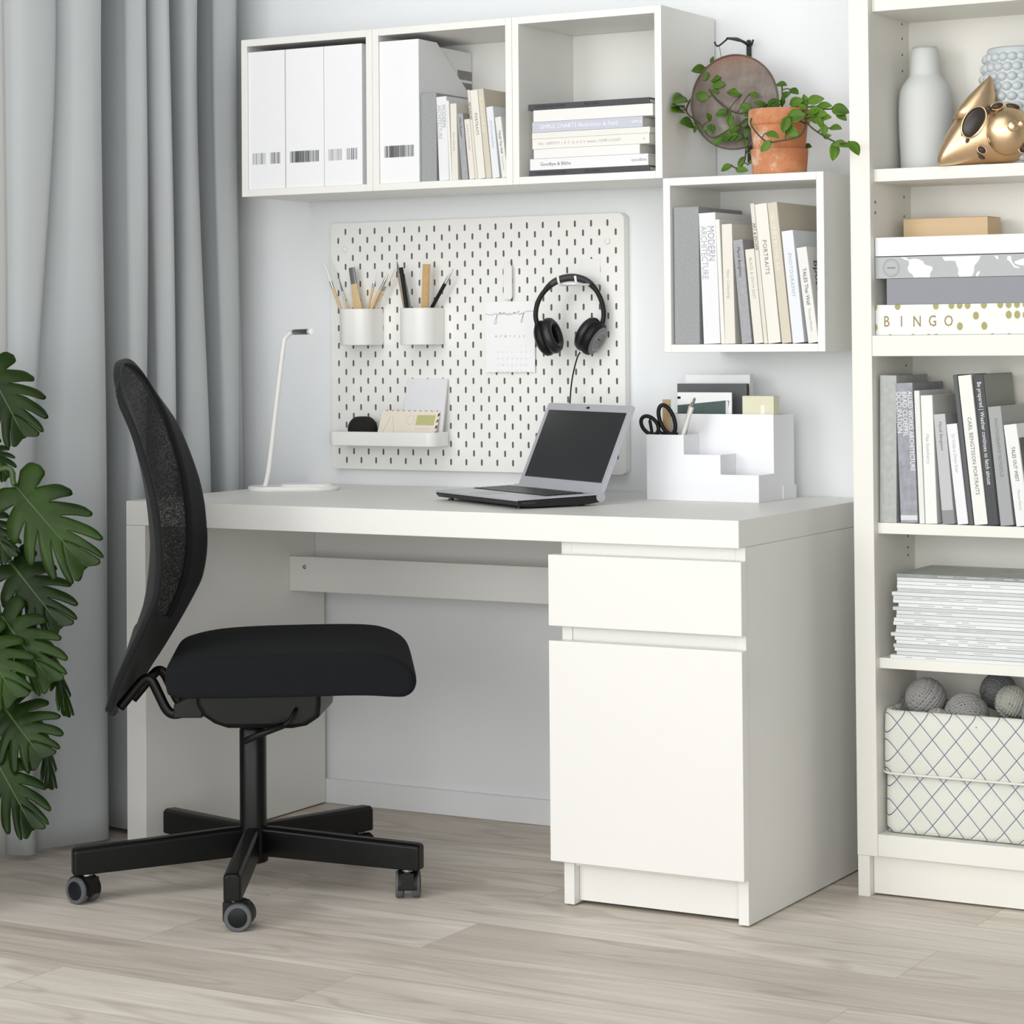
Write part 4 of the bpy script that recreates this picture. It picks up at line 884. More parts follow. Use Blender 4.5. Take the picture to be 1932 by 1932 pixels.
# ------------------------------------------------------------------ office chair
PHI=math.radians(26.8)
chv=thing('office_chair','black armless office chair with curved mesh back in front of the desk','chair',(.419,-.781,0),(0,0,PHI))
# local: x = forward, y = sitter's left, z up
outl=[(-.150,.409),(-.1545,.437),(-.146,.460),(-.0900,.4755),(-.0155,.4815),(.0968,.483),(.2098,.4815),(.2620,.4735),(.2985,.453),(.3110,.427),(.3080,.408),(.2950,.3965),(.2750,.3945),(.2091,.3990),(.10,.399),(-.0161,.399),(-.0931,.400),(-.132,.402)]
ol=crom([(a,0,b) for a,b in outl]+[(outl[0][0],0,outl[0][1])],4)[:-1]
cx_,cz_=.080,.440
rings=[]
for yy,kx,kz in ((-.2385,.925,.80),(-.237,.962,.90),(-.229,.985,.955),(-.21,.996,.985),(-.15,1,1.0),(-.07,1.0,1.0),(0,1,.995),(.07,1,1.0),(.15,1,1.0),(.21,.996,.985),(.229,.985,.955),(.237,.962,.90),(.2385,.925,.80)):
    rings.append([(cx_+(p.x-cx_)*kx,yy,cz_+(p.z-cz_)*kz) for p in ol])
bm=B(); loft(bm,rings); part('seat',bm,BLACKF,chv,smooth=True,sub=1).rotation_euler=(0,0,math.radians(8))
# backrest surface
prof=[(-.2665,.352,.085),(-.2445,.411,.130),(-.224,.4715,.168),(-.203,.5525,.196),(-.1905,.636,.212),(-.1895,.72,.217),(-.2015,.829,.213),(-.227,.945,.192),(-.2465,1.008,.163),(-.2515,1.026,.148)]
pc=crom(prof,7); NT=len(pc)-1; NSs=28
def bsurf(u,t,off=0):
    """u in -1..1 across, t in 0..1 up; rounded outline in the top corners and at the foot"""
    x=t*NT; i=min(NT-1,int(x)); f=x-i; p=pc[i].lerp(pc[i+1],f); w=p.z
    # p = (fwd, z, halfwidth)
    zt=1.026; r_=.085
    y=u*w; zz=p.y
    cap=zt-.075*abs(u)**2.3  # rounded top line
    zlow=.352; 
    zz=zlow+(zz-zlow)*(cap-zlow)/(zt-zlow)
    c_=1.22 if zz<.9 else 1.22-.9*(zz-.9)
    fw=p.x+c_*y*y*min(1,max(.35,(zz-.33)/.25))
    return Vector((fw+off,y,zz))
def spart(nm,test,m_,th,sub=0,off=0):
    bm=B(); V={}
    NU,NV=36,72
    def g(i,j):
        if (i,j) not in V: V[(i,j)]=bm.verts.new(bsurf(-1+2*i/NU,j/NV,off))
        return V[(i,j)]
    for i in range(NU):
        for j in range(NV):
            u=-1+2*(i+.5)/NU; t=(j+.5)/NV
            if test(u,t): bm.faces.new((g(i,j),g(i+1,j),g(i+1,j+1),g(i,j+1)))
    return part(nm,bm,m_,chv,smooth=True,solid=th)
def isframe(u,t):
    a=abs(u)
    return t<.29 or t>.915 or a>.70
MESHM,nt,b_=nodes('black_mesh_fabric'); b_.inputs['Base Color'].default_value=(.012,.012,.013,1); b_.inputs['Roughness'].default_value=.9
tc=nt.nodes.new('ShaderNodeTexCoord'); vo=nt.nodes.new('ShaderNodeTexVoronoi'); vo.inputs['Scale'].default_value=520; vo.feature='DISTANCE_TO_EDGE'
nt.links.new(tc.outputs['Object'],vo.inputs['Vector']); mr=nt.nodes.new('ShaderNodeMath'); mr.operation='GREATER_THAN'; mr.inputs[1].default_value=.19; nt.links.new(vo.outputs['Distance'],mr.inputs[0])
tr_=nt.nodes.new('ShaderNodeBsdfTransparent'); ms=nt.nodes.new('ShaderNodeMixShader'); nt.links.new(mr.outputs[0],ms.inputs[0]); nt.links.new(b_.outputs[0],ms.inputs[1]); nt.links.new(tr_.outputs[0],ms.inputs[2]); nt.links.new(ms.outputs[0],nt.nodes['Material Output'].inputs['Surface'])
FRM=mat('slate_black_fabric','#111416',.75,spec=.3,var=.08,scale=400,bump=.25,bscale=900,sheen=.08)
o=spart('back_frame',isframe,FRM,.015); d=o.modifiers.new('sub','SUBSURF'); d.levels=1; d.render_levels=1
spart('back_mesh',lambda u,t: not isframe(u,t),MESHM,.002)
# carrier bars, foot clip
for y in (-.055,.055):
    bm=B(); pts=crom([(-.112,y,.352),(-.140,y,.3455),(-.156,y,.354),(-.172,y,.385),(-.184,y,.408),(-.1955,y,.4135),(-.208,y,.404),(-.226,y,.383),(-.247,y,.358)],5)
    tube(bm,pts,.0065,10,flat=1.5,up=(0,1,0)); part('back_bracket',bm,BLACKM,chv,smooth=True)
bm=B(); 
for k in range(8): box(bm,-.226+k*.005-.004,-.226+k*.005,-.05,.05,.386+k*.0045-.008,.386+k*.0045)
part('bracket_ribs',bm,BLACKP,chv)
bm=B(); box(bm,-.277,-.266,-.015,.015,.336,.353); part('back_clip',bm,BLACKP,chv,bevel=.002)
# mechanism
bm=B(); mo=[(-.0924,.399),(-.0924,.368),(-.080,.3465),(-.058,.332),(-.0326,.3235),(.09,.3228),(.118,.328),(.143,.3445),(.1455,.368),(.1455,.399)]
rings=[]
for yy,k in ((-.095,.90),(-.088,1),(0,1),(.088,1),(.095,.90)): rings.append([(.0265+(a-.0265)*k,yy,.399+(b-.399)*k) for a,b in mo])
loft(bm,rings); o=part('tilt_mechanism',bm,BLACKM,chv,bevel=.003)
bm=B(); prism(bm,[(-.140,.340),(-.085,.340),(-.085,.382),(-.105,.382),(-.140,.3655)],'y',-.07,.07); part('mechanism_tab',bm,BLACKP,chv,bevel=.002)
bm=B(); tube(bm,crom([(.100,-.09,.362),(.098,-.107,.357),(.090,-.115,.342),(.079,-.118,.3335)],5),.0036,8); tube(bm,[(.079,-.118,.3335),(.04,-.1195,.319),(.002,-.121,.303)],.0062,8,flat=.7); part('lever',bm,BLACKP,chv,smooth=True)
# column
bm=B(); lathe(bm,[(.0165,.305),(.0165,.335)],28); part('gas_piston',bm,mat('dark_steel_tube','#232425',.25,metal=.5),chv,smooth=False)
bm=B(); P=[]
for k in range(32):
    a=2*PI*k/32; P.append((math.copysign(abs(math.cos(a))**.8,math.cos(a))*.0255,math.copysign(abs(math.sin(a))**.8,math.sin(a))*.0255))
loft(bm,[[(x*.93,y*.93,.312) for x,y in P],[(x,y,.308) for x,y in P],[(x,y,.10) for x,y in P]]); o=part('column',bm,BLACKM,chv); autosmooth(o,50)
bm=B(); lathe(bm,[(.024,.052),(.0285,.055),(.0285,.118),(.0265,.122)],32); o=part('hub',bm,BLACKM,chv); autosmooth(o,40)
RUB=mat('grey_tyre','#55575a',.6); HUBC=mat('wheel_disc','#15181a',.4,spec=.2)
for k,ax in enumerate((118,210,60,120,-95)):
    a=math.radians(-59.6+72*k)-PHI; ca,sa=math.cos(a),math.sin(a)
    T=Matrix.Rotation(a,4,'Z')
    sec=[]
    for r_,zt_,zb_,hw_ in ((.016,.1225,.066,.013),(.05,.122,.066,.0155),(.20,.113,.0605,.0165),(.338,.1055,.0555,.0165),(.346,.1035,.0565,.014)):
        sec.append([T@Vector((r_,p,q_)) for p,q_ in ((-hw_,zb_),(hw_,zb_),(hw_,zt_-.006),(hw_-.006,zt_),(-hw_+.006,zt_),(-hw_,zt_-.006))])
    bm=B(); loft(bm,sec); part('base_arm',bm,BLACKM,chv,bevel=.0022,bseg=2)
    cast=bpy.data.objects.new('caster',None); COL.objects.link(cast); cast.parent=chv; cast.location=(ca*.318,sa*.318,0); cast.rotation_euler=(0,0,math.radians(ax)-PHI)
    def cp(nm,bm,m_,sm=False):
        o=part(nm,bm,m_,None); o.parent=cast; autosmooth(o,45); return o
    # axle along local x
    TX=Matrix.Rotation(PI/2,4,'Y')
    off=-.010
    for s_ in (1,-1):
        bm=B(); O_=Matrix.Translation((s_*.0155,off,.0255))@TX
        lathe(bm,[(.0185,-.0075),(.0235,-.0075),(.0255,-.005),(.0255,.005),(.0235,.0075),(.0185,.0075)],36,O_); cp('wheel',bm,RUB)
        bm=B(); lathe(bm,[(0,-.0082),(.0165,-.0082),(.0186,-.0070),(.0186,.0070),(.0165,.0082),(0,.0082)],36,O_,cap=False); cp('wheel_disc',bm,HUBC)
    bm=B(); pts=[]
    for q in range(-15,196,15): pts.append((off+.0278*math.cos(math.radians(q)),.0255+.0278*math.sin(math.radians(q))))
    inn=[]
    for q in range(195,-16,-15): inn.append((off+.0262*math.cos(math.radians(q)),.0255+.0262*math.sin(math.radians(q))))
    prism(bm,pts+inn,'x',-.018,.018); box(bm,-.0065,.0065,off-.018,off+.026,.026,.0525); box(bm,-.012,.012,off+.012,off+.0285,.022,.050); cp('hood',bm,BLACKP)
    bm=B(); lathe(bm,[(.007,.050),(.007,.060)],16); lathe(bm,[(.011,.0525),(.011,.0555)],18); cp('stem',bm,STEEL)
# ------------------------------------------------------------------ round wall plate and iron hook rack
dk=thing('round_tray','round brown-grey patinated tray hanging on the wall behind the potted plant','tray',(1.1526,-.125,1.5375))
def patina():
    m,nt,b=nodes('brown_patina'); N=nt.nodes.new; L=nt.links.new
    tc=N('ShaderNodeTexCoord'); n1=N('ShaderNodeTexNoise'); n1.inputs['Scale'].default_value=14; n1.inputs['Detail'].default_value=8; n1.inputs['Roughness'].default_value=.65; L(tc.outputs['Object'],n1.inputs['Vector'])
    r=N('ShaderNodeValToRGB'); e=r.color_ramp.elements; e[0].position=.33; e[0].color=lin('#665951')+(1,); e[1].position=.68; e[1].color=lin('#8f8a82')+(1,); x=e.new(.5); x.color=lin('#7a716a')+(1,)
    L(n1.outputs['Fac'],r.inputs[0]); sp=N('ShaderNodeSeparateXYZ'); L(tc.outputs['Object'],sp.inputs[0])
    mr=N('ShaderNodeMapRange'); mr.inputs[1].default_value=.045; mr.inputs[2].default_value=.085; L(sp.outputs[2],mr.inputs[0])
    n2=N('ShaderNodeTexNoise'); n2.inputs['Scale'].default_value=22; L(tc.outputs['Object'],n2.inputs['Vector']); mm=N('ShaderNodeMath'); mm.operation='MULTIPLY'; L(mr.outputs[0],mm.inputs[0]); L(n2.outputs['Fac'],mm.inputs[1])
    mx=N('ShaderNodeMix'); mx.data_type='RGBA'; L(mm.outputs[0],mx.inputs[0]); L(r.outputs[0],mx.inputs[6]); mx.inputs[7].default_value=lin('#875f4b')+(1,); L(mx.outputs[2],b.inputs['Base Color']); b.inputs['Roughness'].default_value=.6; b.inputs['Metallic'].default_value=.25
    return m
bm=B(); T=place((0,0,0),(1,0,0),(0,0,1)); lathe(bm,[(0,-.004),(.096,-.004),(.0975,-.003),(.0980,.004),(.0968,.0052),(.0955,.004),(.0945,.001),(0,.0005)],72,T,cap=False); o=part('tray_plate',bm,patina(),dk); autosmooth(o,50)
ir=thing('iron_hook_rack','black wrought-iron wall hook with branching arms above the round tray','hook',(1.129,-.018,1.55))
IRON=mat('black_iron','#1c1c1d',.5,var=.15,scale=80,bump=.2,bscale=200)
bm=B(); prism(bm,rrect(1.1245,1.1345,1.42,1.6795,.0045,4),'y',-.006,-.001); part('upright_bar',bm,IRON,ir,w=True,bevel=.001)
bm=B(); tube(bm,crom([(1.1295,-.005,1.668),(1.1297,-.03,1.6725),(1.1305,-.06,1.674),(1.1315,-.09,1.6725),(1.1325,-.116,1.6705)],6),[.0032]*10+[.0036,.004,.0042,.0042,.004,.0038,.0036,.0034,.0032,.003,.003,.0028,.0026,.0024,.002],8); part('branch_arm',bm,IRON,ir,w=True,smooth=True)
bm=B(); tube(bm,crom([(1.1325,-.112,1.6705),(1.126,-.118,1.663),(1.1185,-.121,1.6568),(1.1135,-.122,1.6555),(1.109,-.122,1.659),(1.1075,-.122,1.6645)],5),.0019,7); tube(bm,crom([(1.1295,-.004,1.6685),(1.139,-.016,1.665),(1.146,-.024,1.667),(1.150,-.026,1.676)],5),.0021,7); part('hook_prong',bm,IRON,ir,w=True,smooth=True)
bm=B(); tube(bm,crom([(1.117,-.1215,1.656),(1.1195,-.1215,1.645),(1.123,-.1225,1.628)],5),.0009,6); part('hanging_wire',bm,mat('grey_wire','#7d7e7e',.4,metal=.6),ir,w=True,smooth=True)
# ------------------------------------------------------------------ potted trailing plant
zt_=ZC-.0005
pt=thing('potted_plant','trailing green plant in a terracotta pot on the lower wall cube','plant',(1.2804,-.19,zt_))
def terra():
    m,nt,b=nodes('weathered_terracotta'); N=nt.nodes.new; L=nt.links.new
    tc=N('ShaderNodeTexCoord'); n1=N('ShaderNodeTexNoise'); n1.inputs['Scale'].default_value=26; n1.inputs['Detail'].default_value=9; n1.inputs['Roughness'].default_value=.7; L(tc.outputs['Object'],n1.inputs['Vector'])
    sp=N('ShaderNodeSeparateXYZ'); L(tc.outputs['Object'],sp.inputs[0]); mr=N('ShaderNodeMapRange'); mr.inputs[1].default_value=-.07; mr.inputs[2].default_value=.05; mr.inputs[3].default_value=.19; mr.inputs[4].default_value=-.05; L(sp.outputs[0],mr.inputs[0])
    ad=N('ShaderNodeMath'); ad.operation='ADD'; L(n1.outputs['Fac'],ad.inputs[0]); L(mr.outputs[0],ad.inputs[1])
    r=N('ShaderNodeValToRGB'); e=r.color_ramp.elements; e[0].position=.45; e[0].color=lin('#c07a50')+(1,); e[1].position=.75; e[1].color=lin('#e6cfc0')+(1,); x=e.new(.6); x.color=lin('#cd9068')+(1,); L(ad.outputs[0],r.inputs[0]); L(r.outputs[0],b.inputs['Base Color']); b.inputs['Roughness'].default_value=.8
    return m
TER=terra()
bm=B(); lathe(bm,[(0,0),(.0515,0),(.0535,.002),(.0572,.046),(.0575,.0505),(.0555,.052),(.0530,.049),(.050,.006),(0,.005)],56,cap=False); o=part('saucer',bm,TER,pt); autosmooth(o,40)
bm=B(); lathe(bm,[(0,.007),(.042,.007),(.049,.03),(.0525,.060),(.0565,.098),(.0600,.1005),(.0612,.104),(.0605,.128),(.0585,.131),(.0565,.128),(.055,.112),(0,.108)],56,cap=False); o=part('pot',bm,TER,pt); autosmooth(o,40)
bm=B(); lathe(bm,[(0,.1115),(.0545,.1135),(.0545,.109),(0,.109)],32,cap=False)
for v in bm.verts: v.co.z+=random.uniform(-.001,.002)
part('soil',bm,mat('dark_soil','#2d241d',.95,var=.4,scale=200,bump=.6,bscale=300),pt)
VINES= [[[1.235, -0.195, 1.514], [1.176, -0.155, 1.511], [1.13, -0.135, 1.532], [1.096, -0.125, 1.565], [1.092, -0.12, 1.601], [1.096, -0.115, 1.626]], [[1.235, -0.195, 1.509], [1.194, -0.155, 1.498], [1.145, -0.145, 1.478], [1.108, -0.145, 1.466], [1.085, -0.15, 1.495], [1.066, -0.17, 1.518], [1.067, -0.157, 1.545]], [[1.255, -0.225, 1.506], [1.243, -0.245, 1.482], [1.286, -0.27, 1.442], [1.318, -0.275, 1.44], [1.356, -0.26, 1.45], [1.358, -0.235, 1.479], [1.34, -0.205, 1.505]], [[1.339, -0.205, 1.504], [1.36, -0.235, 1.477], [1.39, -0.255, 1.456], [1.436, -0.295, 1.435], [1.471, -0.335, 1.424], [1.503, -0.365, 1.421], [1.514, -0.37, 1.411]], [[1.33, -0.195, 1.508], [1.357, -0.195, 1.512], [1.384, -0.2, 1.505], [1.408, -0.205, 1.503], [1.427, -0.205, 1.494]], [[1.221, -0.175, 1.512], [1.191, -0.145, 1.488], [1.182, -0.135, 1.447], [1.178, -0.135, 1.416], [1.163, -0.135, 1.402], [1.147, -0.135, 1.408]], [[1.29, -0.195, 1.511], [1.286, -0.185, 1.537], [1.285, -0.185, 1.558]], [[1.32, -0.195, 1.509], [1.326, -0.19, 1.519], [1.338, -0.185, 1.525]]]
HOYA= [([1.097, -0.115, 1.619], [1.103, -0.121, 1.635]), ([1.097, -0.115, 1.62], [1.118, -0.121, 1.621]), ([1.081, -0.115, 1.614], [1.067, -0.145, 1.605]), ([1.095, -0.125, 1.604], [1.085, -0.131, 1.585]), ([1.099, -0.125, 1.585], [1.124, -0.131, 1.59]), ([1.101, -0.125, 1.577], [1.133, -0.131, 1.574]), ([1.099, -0.125, 1.567], [1.119, -0.131, 1.559]), ([1.093, -0.125, 1.548], [1.067, -0.131, 1.559]), ([1.066, -0.179, 1.548], [1.066, -0.228, 1.536]), ([1.066, -0.189, 1.526], [1.066, -0.234, 1.529]), ([1.066, -0.191, 1.521], [1.066, -0.238, 1.517]), ([1.073, -0.155, 1.494], [1.066, -0.198, 1.496]), ([1.082, -0.155, 1.494], [1.077, -0.161, 1.476]), ([1.17, -0.125, 1.553], [1.137, -0.131, 1.56]), ([1.191, -0.135, 1.552], [1.213, -0.141, 1.544]), ([1.142, -0.135, 1.517], [1.116, -0.141, 1.513]), ([1.152, -0.145, 1.512], [1.152, -0.151, 1.486]), ([1.176, -0.145, 1.484], [1.148, -0.151, 1.48]), ([1.205, -0.155, 1.514], [1.181, -0.161, 1.529]), ([1.216, -0.155, 1.514], [1.19, -0.161, 1.505]), ([1.181, -0.155, 1.489], [1.204, -0.161, 1.498]), ([1.107, -0.145, 1.5], [1.103, -0.151, 1.517]), ([1.109, -0.145, 1.493], [1.116, -0.151, 1.474]), ([1.104, -0.145, 1.487], [1.09, -0.151, 1.481]), ([1.139, -0.145, 1.462], [1.112, -0.151, 1.453]), ([1.129, -0.145, 1.461], [1.158, -0.151, 1.468]), ([1.144, -0.145, 1.46], [1.172, -0.151, 1.471]), ([1.158, -0.145, 1.463], [1.181, -0.151, 1.465]), ([1.253, -0.195, 1.519], [1.23, -0.201, 1.528]), ([1.261, -0.205, 1.52], [1.292, -0.211, 1.527]), ([1.273, -0.185, 1.561], [1.298, -0.191, 1.559]), ([1.289, -0.185, 1.56], [1.277, -0.191, 1.563]), ([1.284, -0.185, 1.535], [1.306, -0.191, 1.543]), ([1.298, -0.175, 1.551], [1.319, -0.181, 1.541]), ([1.299, -0.225, 1.517], [1.271, -0.231, 1.507]), ([1.281, -0.235, 1.511], [1.274, -0.241, 1.487]), ([1.289, -0.195, 1.517], [1.295, -0.201, 1.536]), ([1.306, -0.195, 1.519], [1.337, -0.201, 1.526]), ([1.337, -0.185, 1.512], [1.335, -0.191, 1.538]), ([1.344, -0.195, 1.523], [1.381, -0.201, 1.526]), ([1.364, -0.195, 1.511], [1.398, -0.201, 1.512]), ([1.376, -0.205, 1.506], [1.35, -0.211, 1.497]), ([1.361, -0.205, 1.5], [1.392, -0.211, 1.493]), ([1.4, -0.205, 1.506], [1.438, -0.211, 1.495]), ([1.41, -0.205, 1.498], [1.433, -0.211, 1.48]), ([1.376, -0.205, 1.487], [1.401, -0.211, 1.488]), ([1.353, -0.215, 1.494], [1.376, -0.221, 1.476]), ([1.376, -0.225, 1.488], [1.391, -0.231, 1.465]), ([1.334, -0.265, 1.488], [1.324, -0.271, 1.457]), ([1.327, -0.255, 1.486], [1.368, -0.261, 1.49]), ([1.323, -0.255, 1.467], [1.353, -0.261, 1.45]), ([1.285, -0.265, 1.458], [1.316, -0.271, 1.449]), ([1.301, -0.275, 1.441], [1.281, -0.281, 1.421]), ([1.405, -0.255, 1.47], [1.407, -0.261, 1.445]), ([1.408, -0.235, 1.464], [1.435, -0.241, 1.462]), ([1.405, -0.255, 1.443], [1.421, -0.261, 1.448]), ([1.456, -0.325, 1.428], [1.455, -0.331, 1.392]), ([1.456, -0.335, 1.425], [1.489, -0.341, 1.418]), ([1.503, -0.37, 1.424], [1.527, -0.376, 1.398]), ([1.319, -0.155, 1.438], [1.337, -0.161, 1.436]), ([1.15, -0.135, 1.408], [1.127, -0.141, 1.398]), ([1.178, -0.135, 1.424], [1.166, -0.141, 1.405]), ([1.168, -0.155, 1.397], [1.197, -0.161, 1.395]), ([1.178, -0.125, 1.435], [1.201, -0.131, 1.433]), ([1.181, -0.125, 1.408], [1.197, -0.131, 1.418]), ([1.348, -0.205, 1.505], [1.329, -0.211, 1.517]), ([1.257, -0.205, 1.509], [1.256, -0.211, 1.526]), ([1.351, -0.205, 1.489], [1.365, -0.211, 1.505]), ([1.191, -0.145, 1.486], [1.189, -0.151, 1.461]), ([1.187, -0.145, 1.459], [1.188, -0.151, 1.442])]
STEM=mat('vine_stem','#4a4a2c',.6,var=.2); 
def leafmat(n,dark,light,rough=.32):
    m,nt,b=nodes(n); N=nt.nodes.new; L=nt.links.new
    tc=N('ShaderNodeTexCoord'); nz=N('ShaderNodeTexNoise'); nz.inputs['Scale'].default_value=9; nz.inputs['Detail'].default_value=4; L(tc.outputs['Object'],nz.inputs['Vector'])
    oi=N('ShaderNodeObjectInfo'); r=N('ShaderNodeValToRGB'); r.color_ramp.elements[0].position=.3; r.color_ramp.elements[1].position=.72; r.color_ramp.elements[0].color=lin(dark)+(1,); r.color_ramp.elements[1].color=lin(light)+(1,)
    L(nz.outputs['Fac'],r.inputs[0]); L(r.outputs[0],b.inputs['Base Color']); b.inputs['Roughness'].default_value=rough; b.inputs['Specular IOR Level'].default_value=.22
    tr=N('ShaderNodeBsdfTranslucent'); L(r.outputs[0],tr.inputs['Color']); ms=N('ShaderNodeMixShader'); ms.inputs[0].default_value=.18; out=nt.nodes['Material Output']; L(b.outputs[0],ms.inputs[1]); L(tr.outputs[0],ms.inputs[2]); L(ms.outputs[0],out.inputs['Surface'])
    return m
bm=B()
for v in VINES: tube(bm,crom(v,8),.0017,7)
vb=bm
rnd=random.Random(21); view=Vector((.485,-.874,.06))
bm=B(); allv=[Vector(p) for v in VINES for p in crom(v,10)]
st=vb
for b_,t_ in HOYA:
    b_,t_=Vector(b_),Vector(t_); ax=t_-b_; L_=ax.length; ax.normalize()
    small=L_<.0165
    nrm=(view+Vector((rnd.uniform(-.55,.55),rnd.uniform(-.3,.3),rnd.uniform(-.1,.75)))); nrm=(nrm-ax*nrm.dot(ax)).normalized(); sd=ax.cross(nrm)
    wd=L_*rnd.uniform(.25,.34) if not small else L_*.22
    near=min(allv,key=lambda p:(p-b_).length)
    if (near-b_).length<.05: tube(st,[near,near.lerp(b_,.6)+Vector((0,0,.002)),b_],.0011,6)
    n=8; V=[]
    for i in range(n+1):
        f=i/n; w=wd*math.sin(PI*min(1,(f*.97+.015))**.85)**.8*(1 if f<.999 else .1); c_=b_+ax*(L_*f)-nrm*(L_*.22*(f-.35)**2)
        V.append([bm.verts.new(c_+sd*(w*s_)+nrm*(abs(s_)**1.5*w*.30)) for s_ in (-1,-.55,0,.55,1)])
    for i in range(n):
        for j in range(4): bm.faces.new((V[i][j],V[i][j+1],V[i+1][j+1],V[i+1][j]))
part('foliage',bm,leafmat('hoya_leaf','#35581a','#76a03a'),pt,w=True,smooth=True,solid=.0009)
part('vines',st,STEM,pt,w=True,smooth=True)
# ------------------------------------------------------------------ split-leaf plant at the left edge
MONS= [([-0.04, -1.02, 1.015], [0.055, -1.024, 0.887], 0.196), ([0.035, -1.024, 0.785], [0.18, -1.001, 0.639], 0.206), ([-0.0, -0.998, 0.633], [0.114, -0.991, 0.52], 0.175), ([0.023, -1.053, 0.538], [0.137, -1.047, 0.422], 0.175), ([0.099, -0.989, 0.455], [0.157, -1.014, 0.356], 0.052), ([0.016, -1.103, 0.502], [0.108, -1.11, 0.398], 0.186), ([0.041, -1.066, 0.368], [0.137, -1.07, 0.28], 0.196), ([0.044, -1.099, 0.283], [0.143, -1.101, 0.156], 0.155), ([0.096, -1.013, 0.314], [0.142, -1.045, 0.222], 0.037), ([-0.065, -0.988, 0.861], [0.0, -1.009, 0.804], 0.082), ([-0.068, -1.013, 0.736], [0.016, -1.023, 0.652], 0.113)]
mo=thing('split_leaf_plant','large dark green split-leaf plant hanging in from the left edge','plant',(-.03,-1.30,0))
bm=B(); lathe(bm,[(0,0),(.105,0),(.11,.004),(.135,.23),(.137,.25),(.131,.252),(.127,.22),(0,.215)],48,cap=False); o=part('pot',bm,mat('white_planter','#e4e4e0',.5),mo); autosmooth(o,40)
LEAFM=[leafmat('monstera_leaf_'+k,a,b,.36) for k,a,b in (('dark','#121f09','#2a4214'),('mid','#172909','#36541a'))]
sb=B(); rnd=random.Random(5)
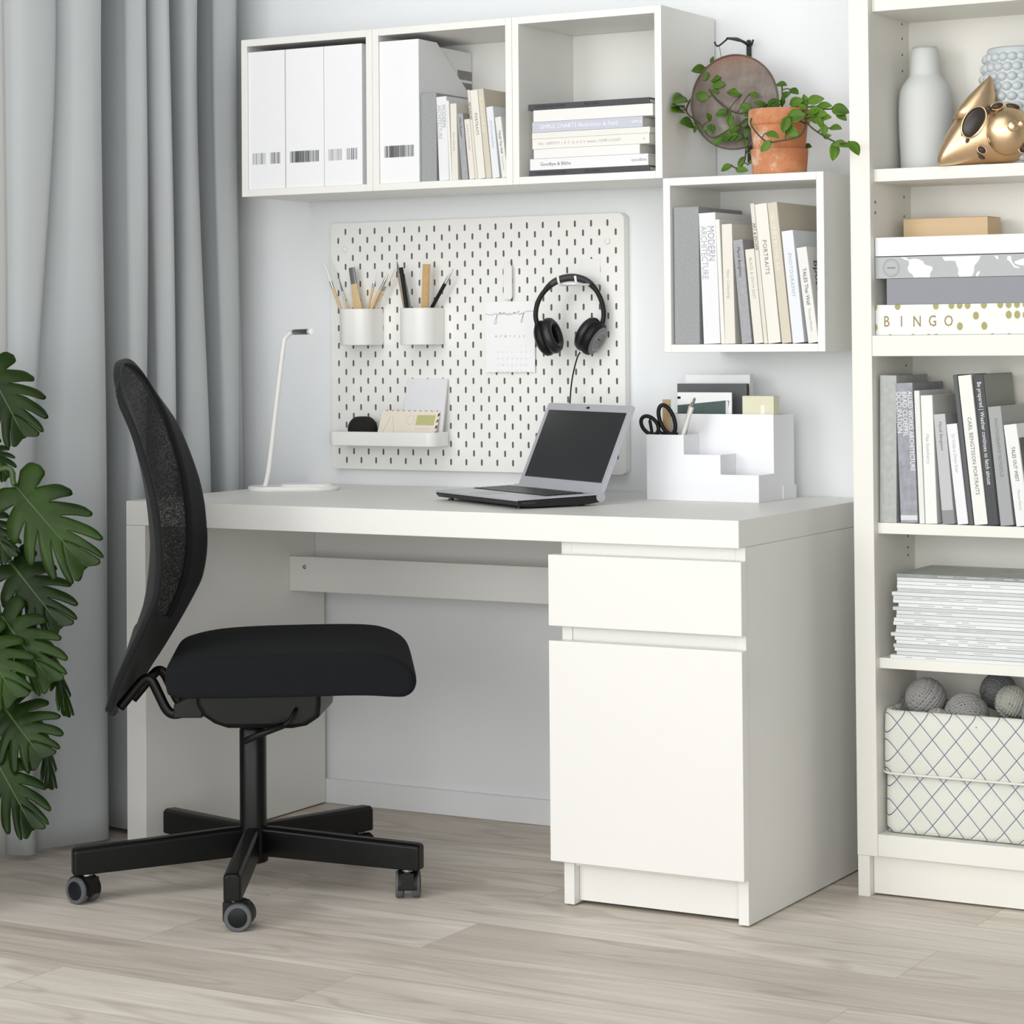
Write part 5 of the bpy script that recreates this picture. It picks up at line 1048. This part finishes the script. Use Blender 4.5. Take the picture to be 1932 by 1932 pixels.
for li,(b_,t_,wd) in enumerate(MONS):
    b_,t_=Vector(b_),Vector(t_); ax=(t_-b_); L_=ax.length; ax.normalize(); edge=wd<.06
    nrm=view+Vector((rnd.uniform(-.25,.25),rnd.uniform(-.2,.2),.45))
    if edge: nrm=Vector((.874,.485,.1))+view*.35; wd=.10
    nrm=(nrm-ax*nrm.dot(ax)).normalized(); sd=ax.cross(nrm)
    wd*=.84; NL=6 if not edge else 4; bm=B()
    def W(f): return .5*wd*(.62+.38*math.sin(PI*min(1,f/.34*.5)))*(1-.62*max(0,(f-.34)/.66)**1.3)
    def P(f,u,s_):
        sw=(-.26+1.77*f) if f<.30 else .27+.46*min(1,(f-.3)/.25)*.62
        return b_+ax*(L_*(f+sw*u**1.35*(1-.35*f)))+sd*(s_*W(f)*(u-.10*u*u))+nrm*(-.12*L_*((f-.45)**2*2+.5*max(0,f-.5)*u)-.24*W(f)*u*u+.08*W(f)*u)
    for s_ in (-1,1):
        for k in range(NL):
            f0,f1=k/NL*.86,(k+1)/NL*.86
            last=k==NL-1
            if last: f1=1.05
            fc=(f0+f1)/2; nu,nf=16,6; V=[]
            cut=rnd.uniform(.30,.48); gap=rnd.uniform(.34,.46)
            for i in range(nu+1):
                u=i/nu
                if last:
                    row=[bm.verts.new(P(f0+(f1-f0)*j/nf,u*max(0,1-(j/nf)**1.8)*.9,s_)) for j in range(nf+1)]
                else:
                    x=max(0,(u-cut)/(1-cut)); sh=1-gap*(x*x*(3-2*x))**.5
                    if u>.78: sh*=math.sqrt(max(.02,1-((u-.78)/.222)**2))
                    fm=fc+.10*(f1-f0)*x
                    row=[bm.verts.new(P(fm+(f0+(f1-f0)*j/nf-fc)*sh,u,s_)+nrm*(.0035*math.sin(PI*j/nf)*u)) for j in range(nf+1)]
                V.append(row)
            for i in range(nu):
                for j in range(nf):
                    q=(V[i][j],V[i][j+1],V[i+1][j+1],V[i+1][j])
                    bm.faces.new(q if s_>0 else q[::-1])
    bmesh.ops.remove_doubles(bm,verts=bm.verts,dist=.00012)
    part('leaf',bm,LEAFM[li%2],mo,w=True,smooth=True,solid=.0008)
    tube(sb,[b_+ax*(L_*f)+nrm*(-.10*L_*(f-.45)**2*2-.0004) for f in (0,.2,.4,.6,.8,.97)],[.0032,.0028,.0022,.0018,.0014,.0008],6)
    rt=Vector((-.03+rnd.uniform(-.05,.05),-1.30+rnd.uniform(-.05,.05),.215)); mid_=rt.lerp(b_,.55)+Vector((-.10,-.05,.16+.1*max(0,b_.z-.5)))
    tube(sb,crom([rt,mid_,b_+Vector((-.03,-.01,.03)),b_],8),.0055,8)
part('stems',sb,mat('monstera_stem','#42592f',.5,var=.15),mo,w=True,smooth=True)
# ------------------------------------------------------------------ light
w=bpy.data.worlds.new('world'); SC.world=w; w.use_nodes=True; nt=w.node_tree; bg_=nt.nodes['Background']
bg_.inputs[0].default_value=(.93,.96,1.0,1); bg_.inputs[1].default_value=.31
def area(n,loc,tgt,sx,sy,e,col=(1,1,1)):
    l=bpy.data.lights.new(n,'AREA'); l.shape='RECTANGLE'; l.size=sx; l.size_y=sy; l.energy=e; l.color=col
    o=bpy.data.objects.new(n,l); COL.objects.link(o); o.location=loc; o.rotation_euler=(Vector(tgt)-Vector(loc)).to_track_quat('-Z','Y').to_euler(); return o
area('window_daylight',(-.7,-4.7,2.1),(.7,-.2,.9),1.7,1.7,62,(1,.985,.96))
area('front_fill',(.7,-6.0,1.0),(.9,0,.75),3.2,2.2,84,(.98,.99,1))  # added low fill without a known source, brightens the space under the desk
area('right_fill',(3.6,-5.4,1.4),(.9,0,.8),3.2,2.6,116,(1,1,.98))  # added fill from the front right, lifts interiors and right-hand faces
area('overhead_fill',(1.2,-3.2,3.2),(1.0,-.8,.4),2.6,2.0,46,(1,.98,.95))  # added fill from above, no real lamp; lifts desktop and floor
vs=SC.view_settings; vs.view_transform='Standard'; vs.look='None'; vs.exposure=-.26; vs.gamma=1; vs.use_curve_mapping=False
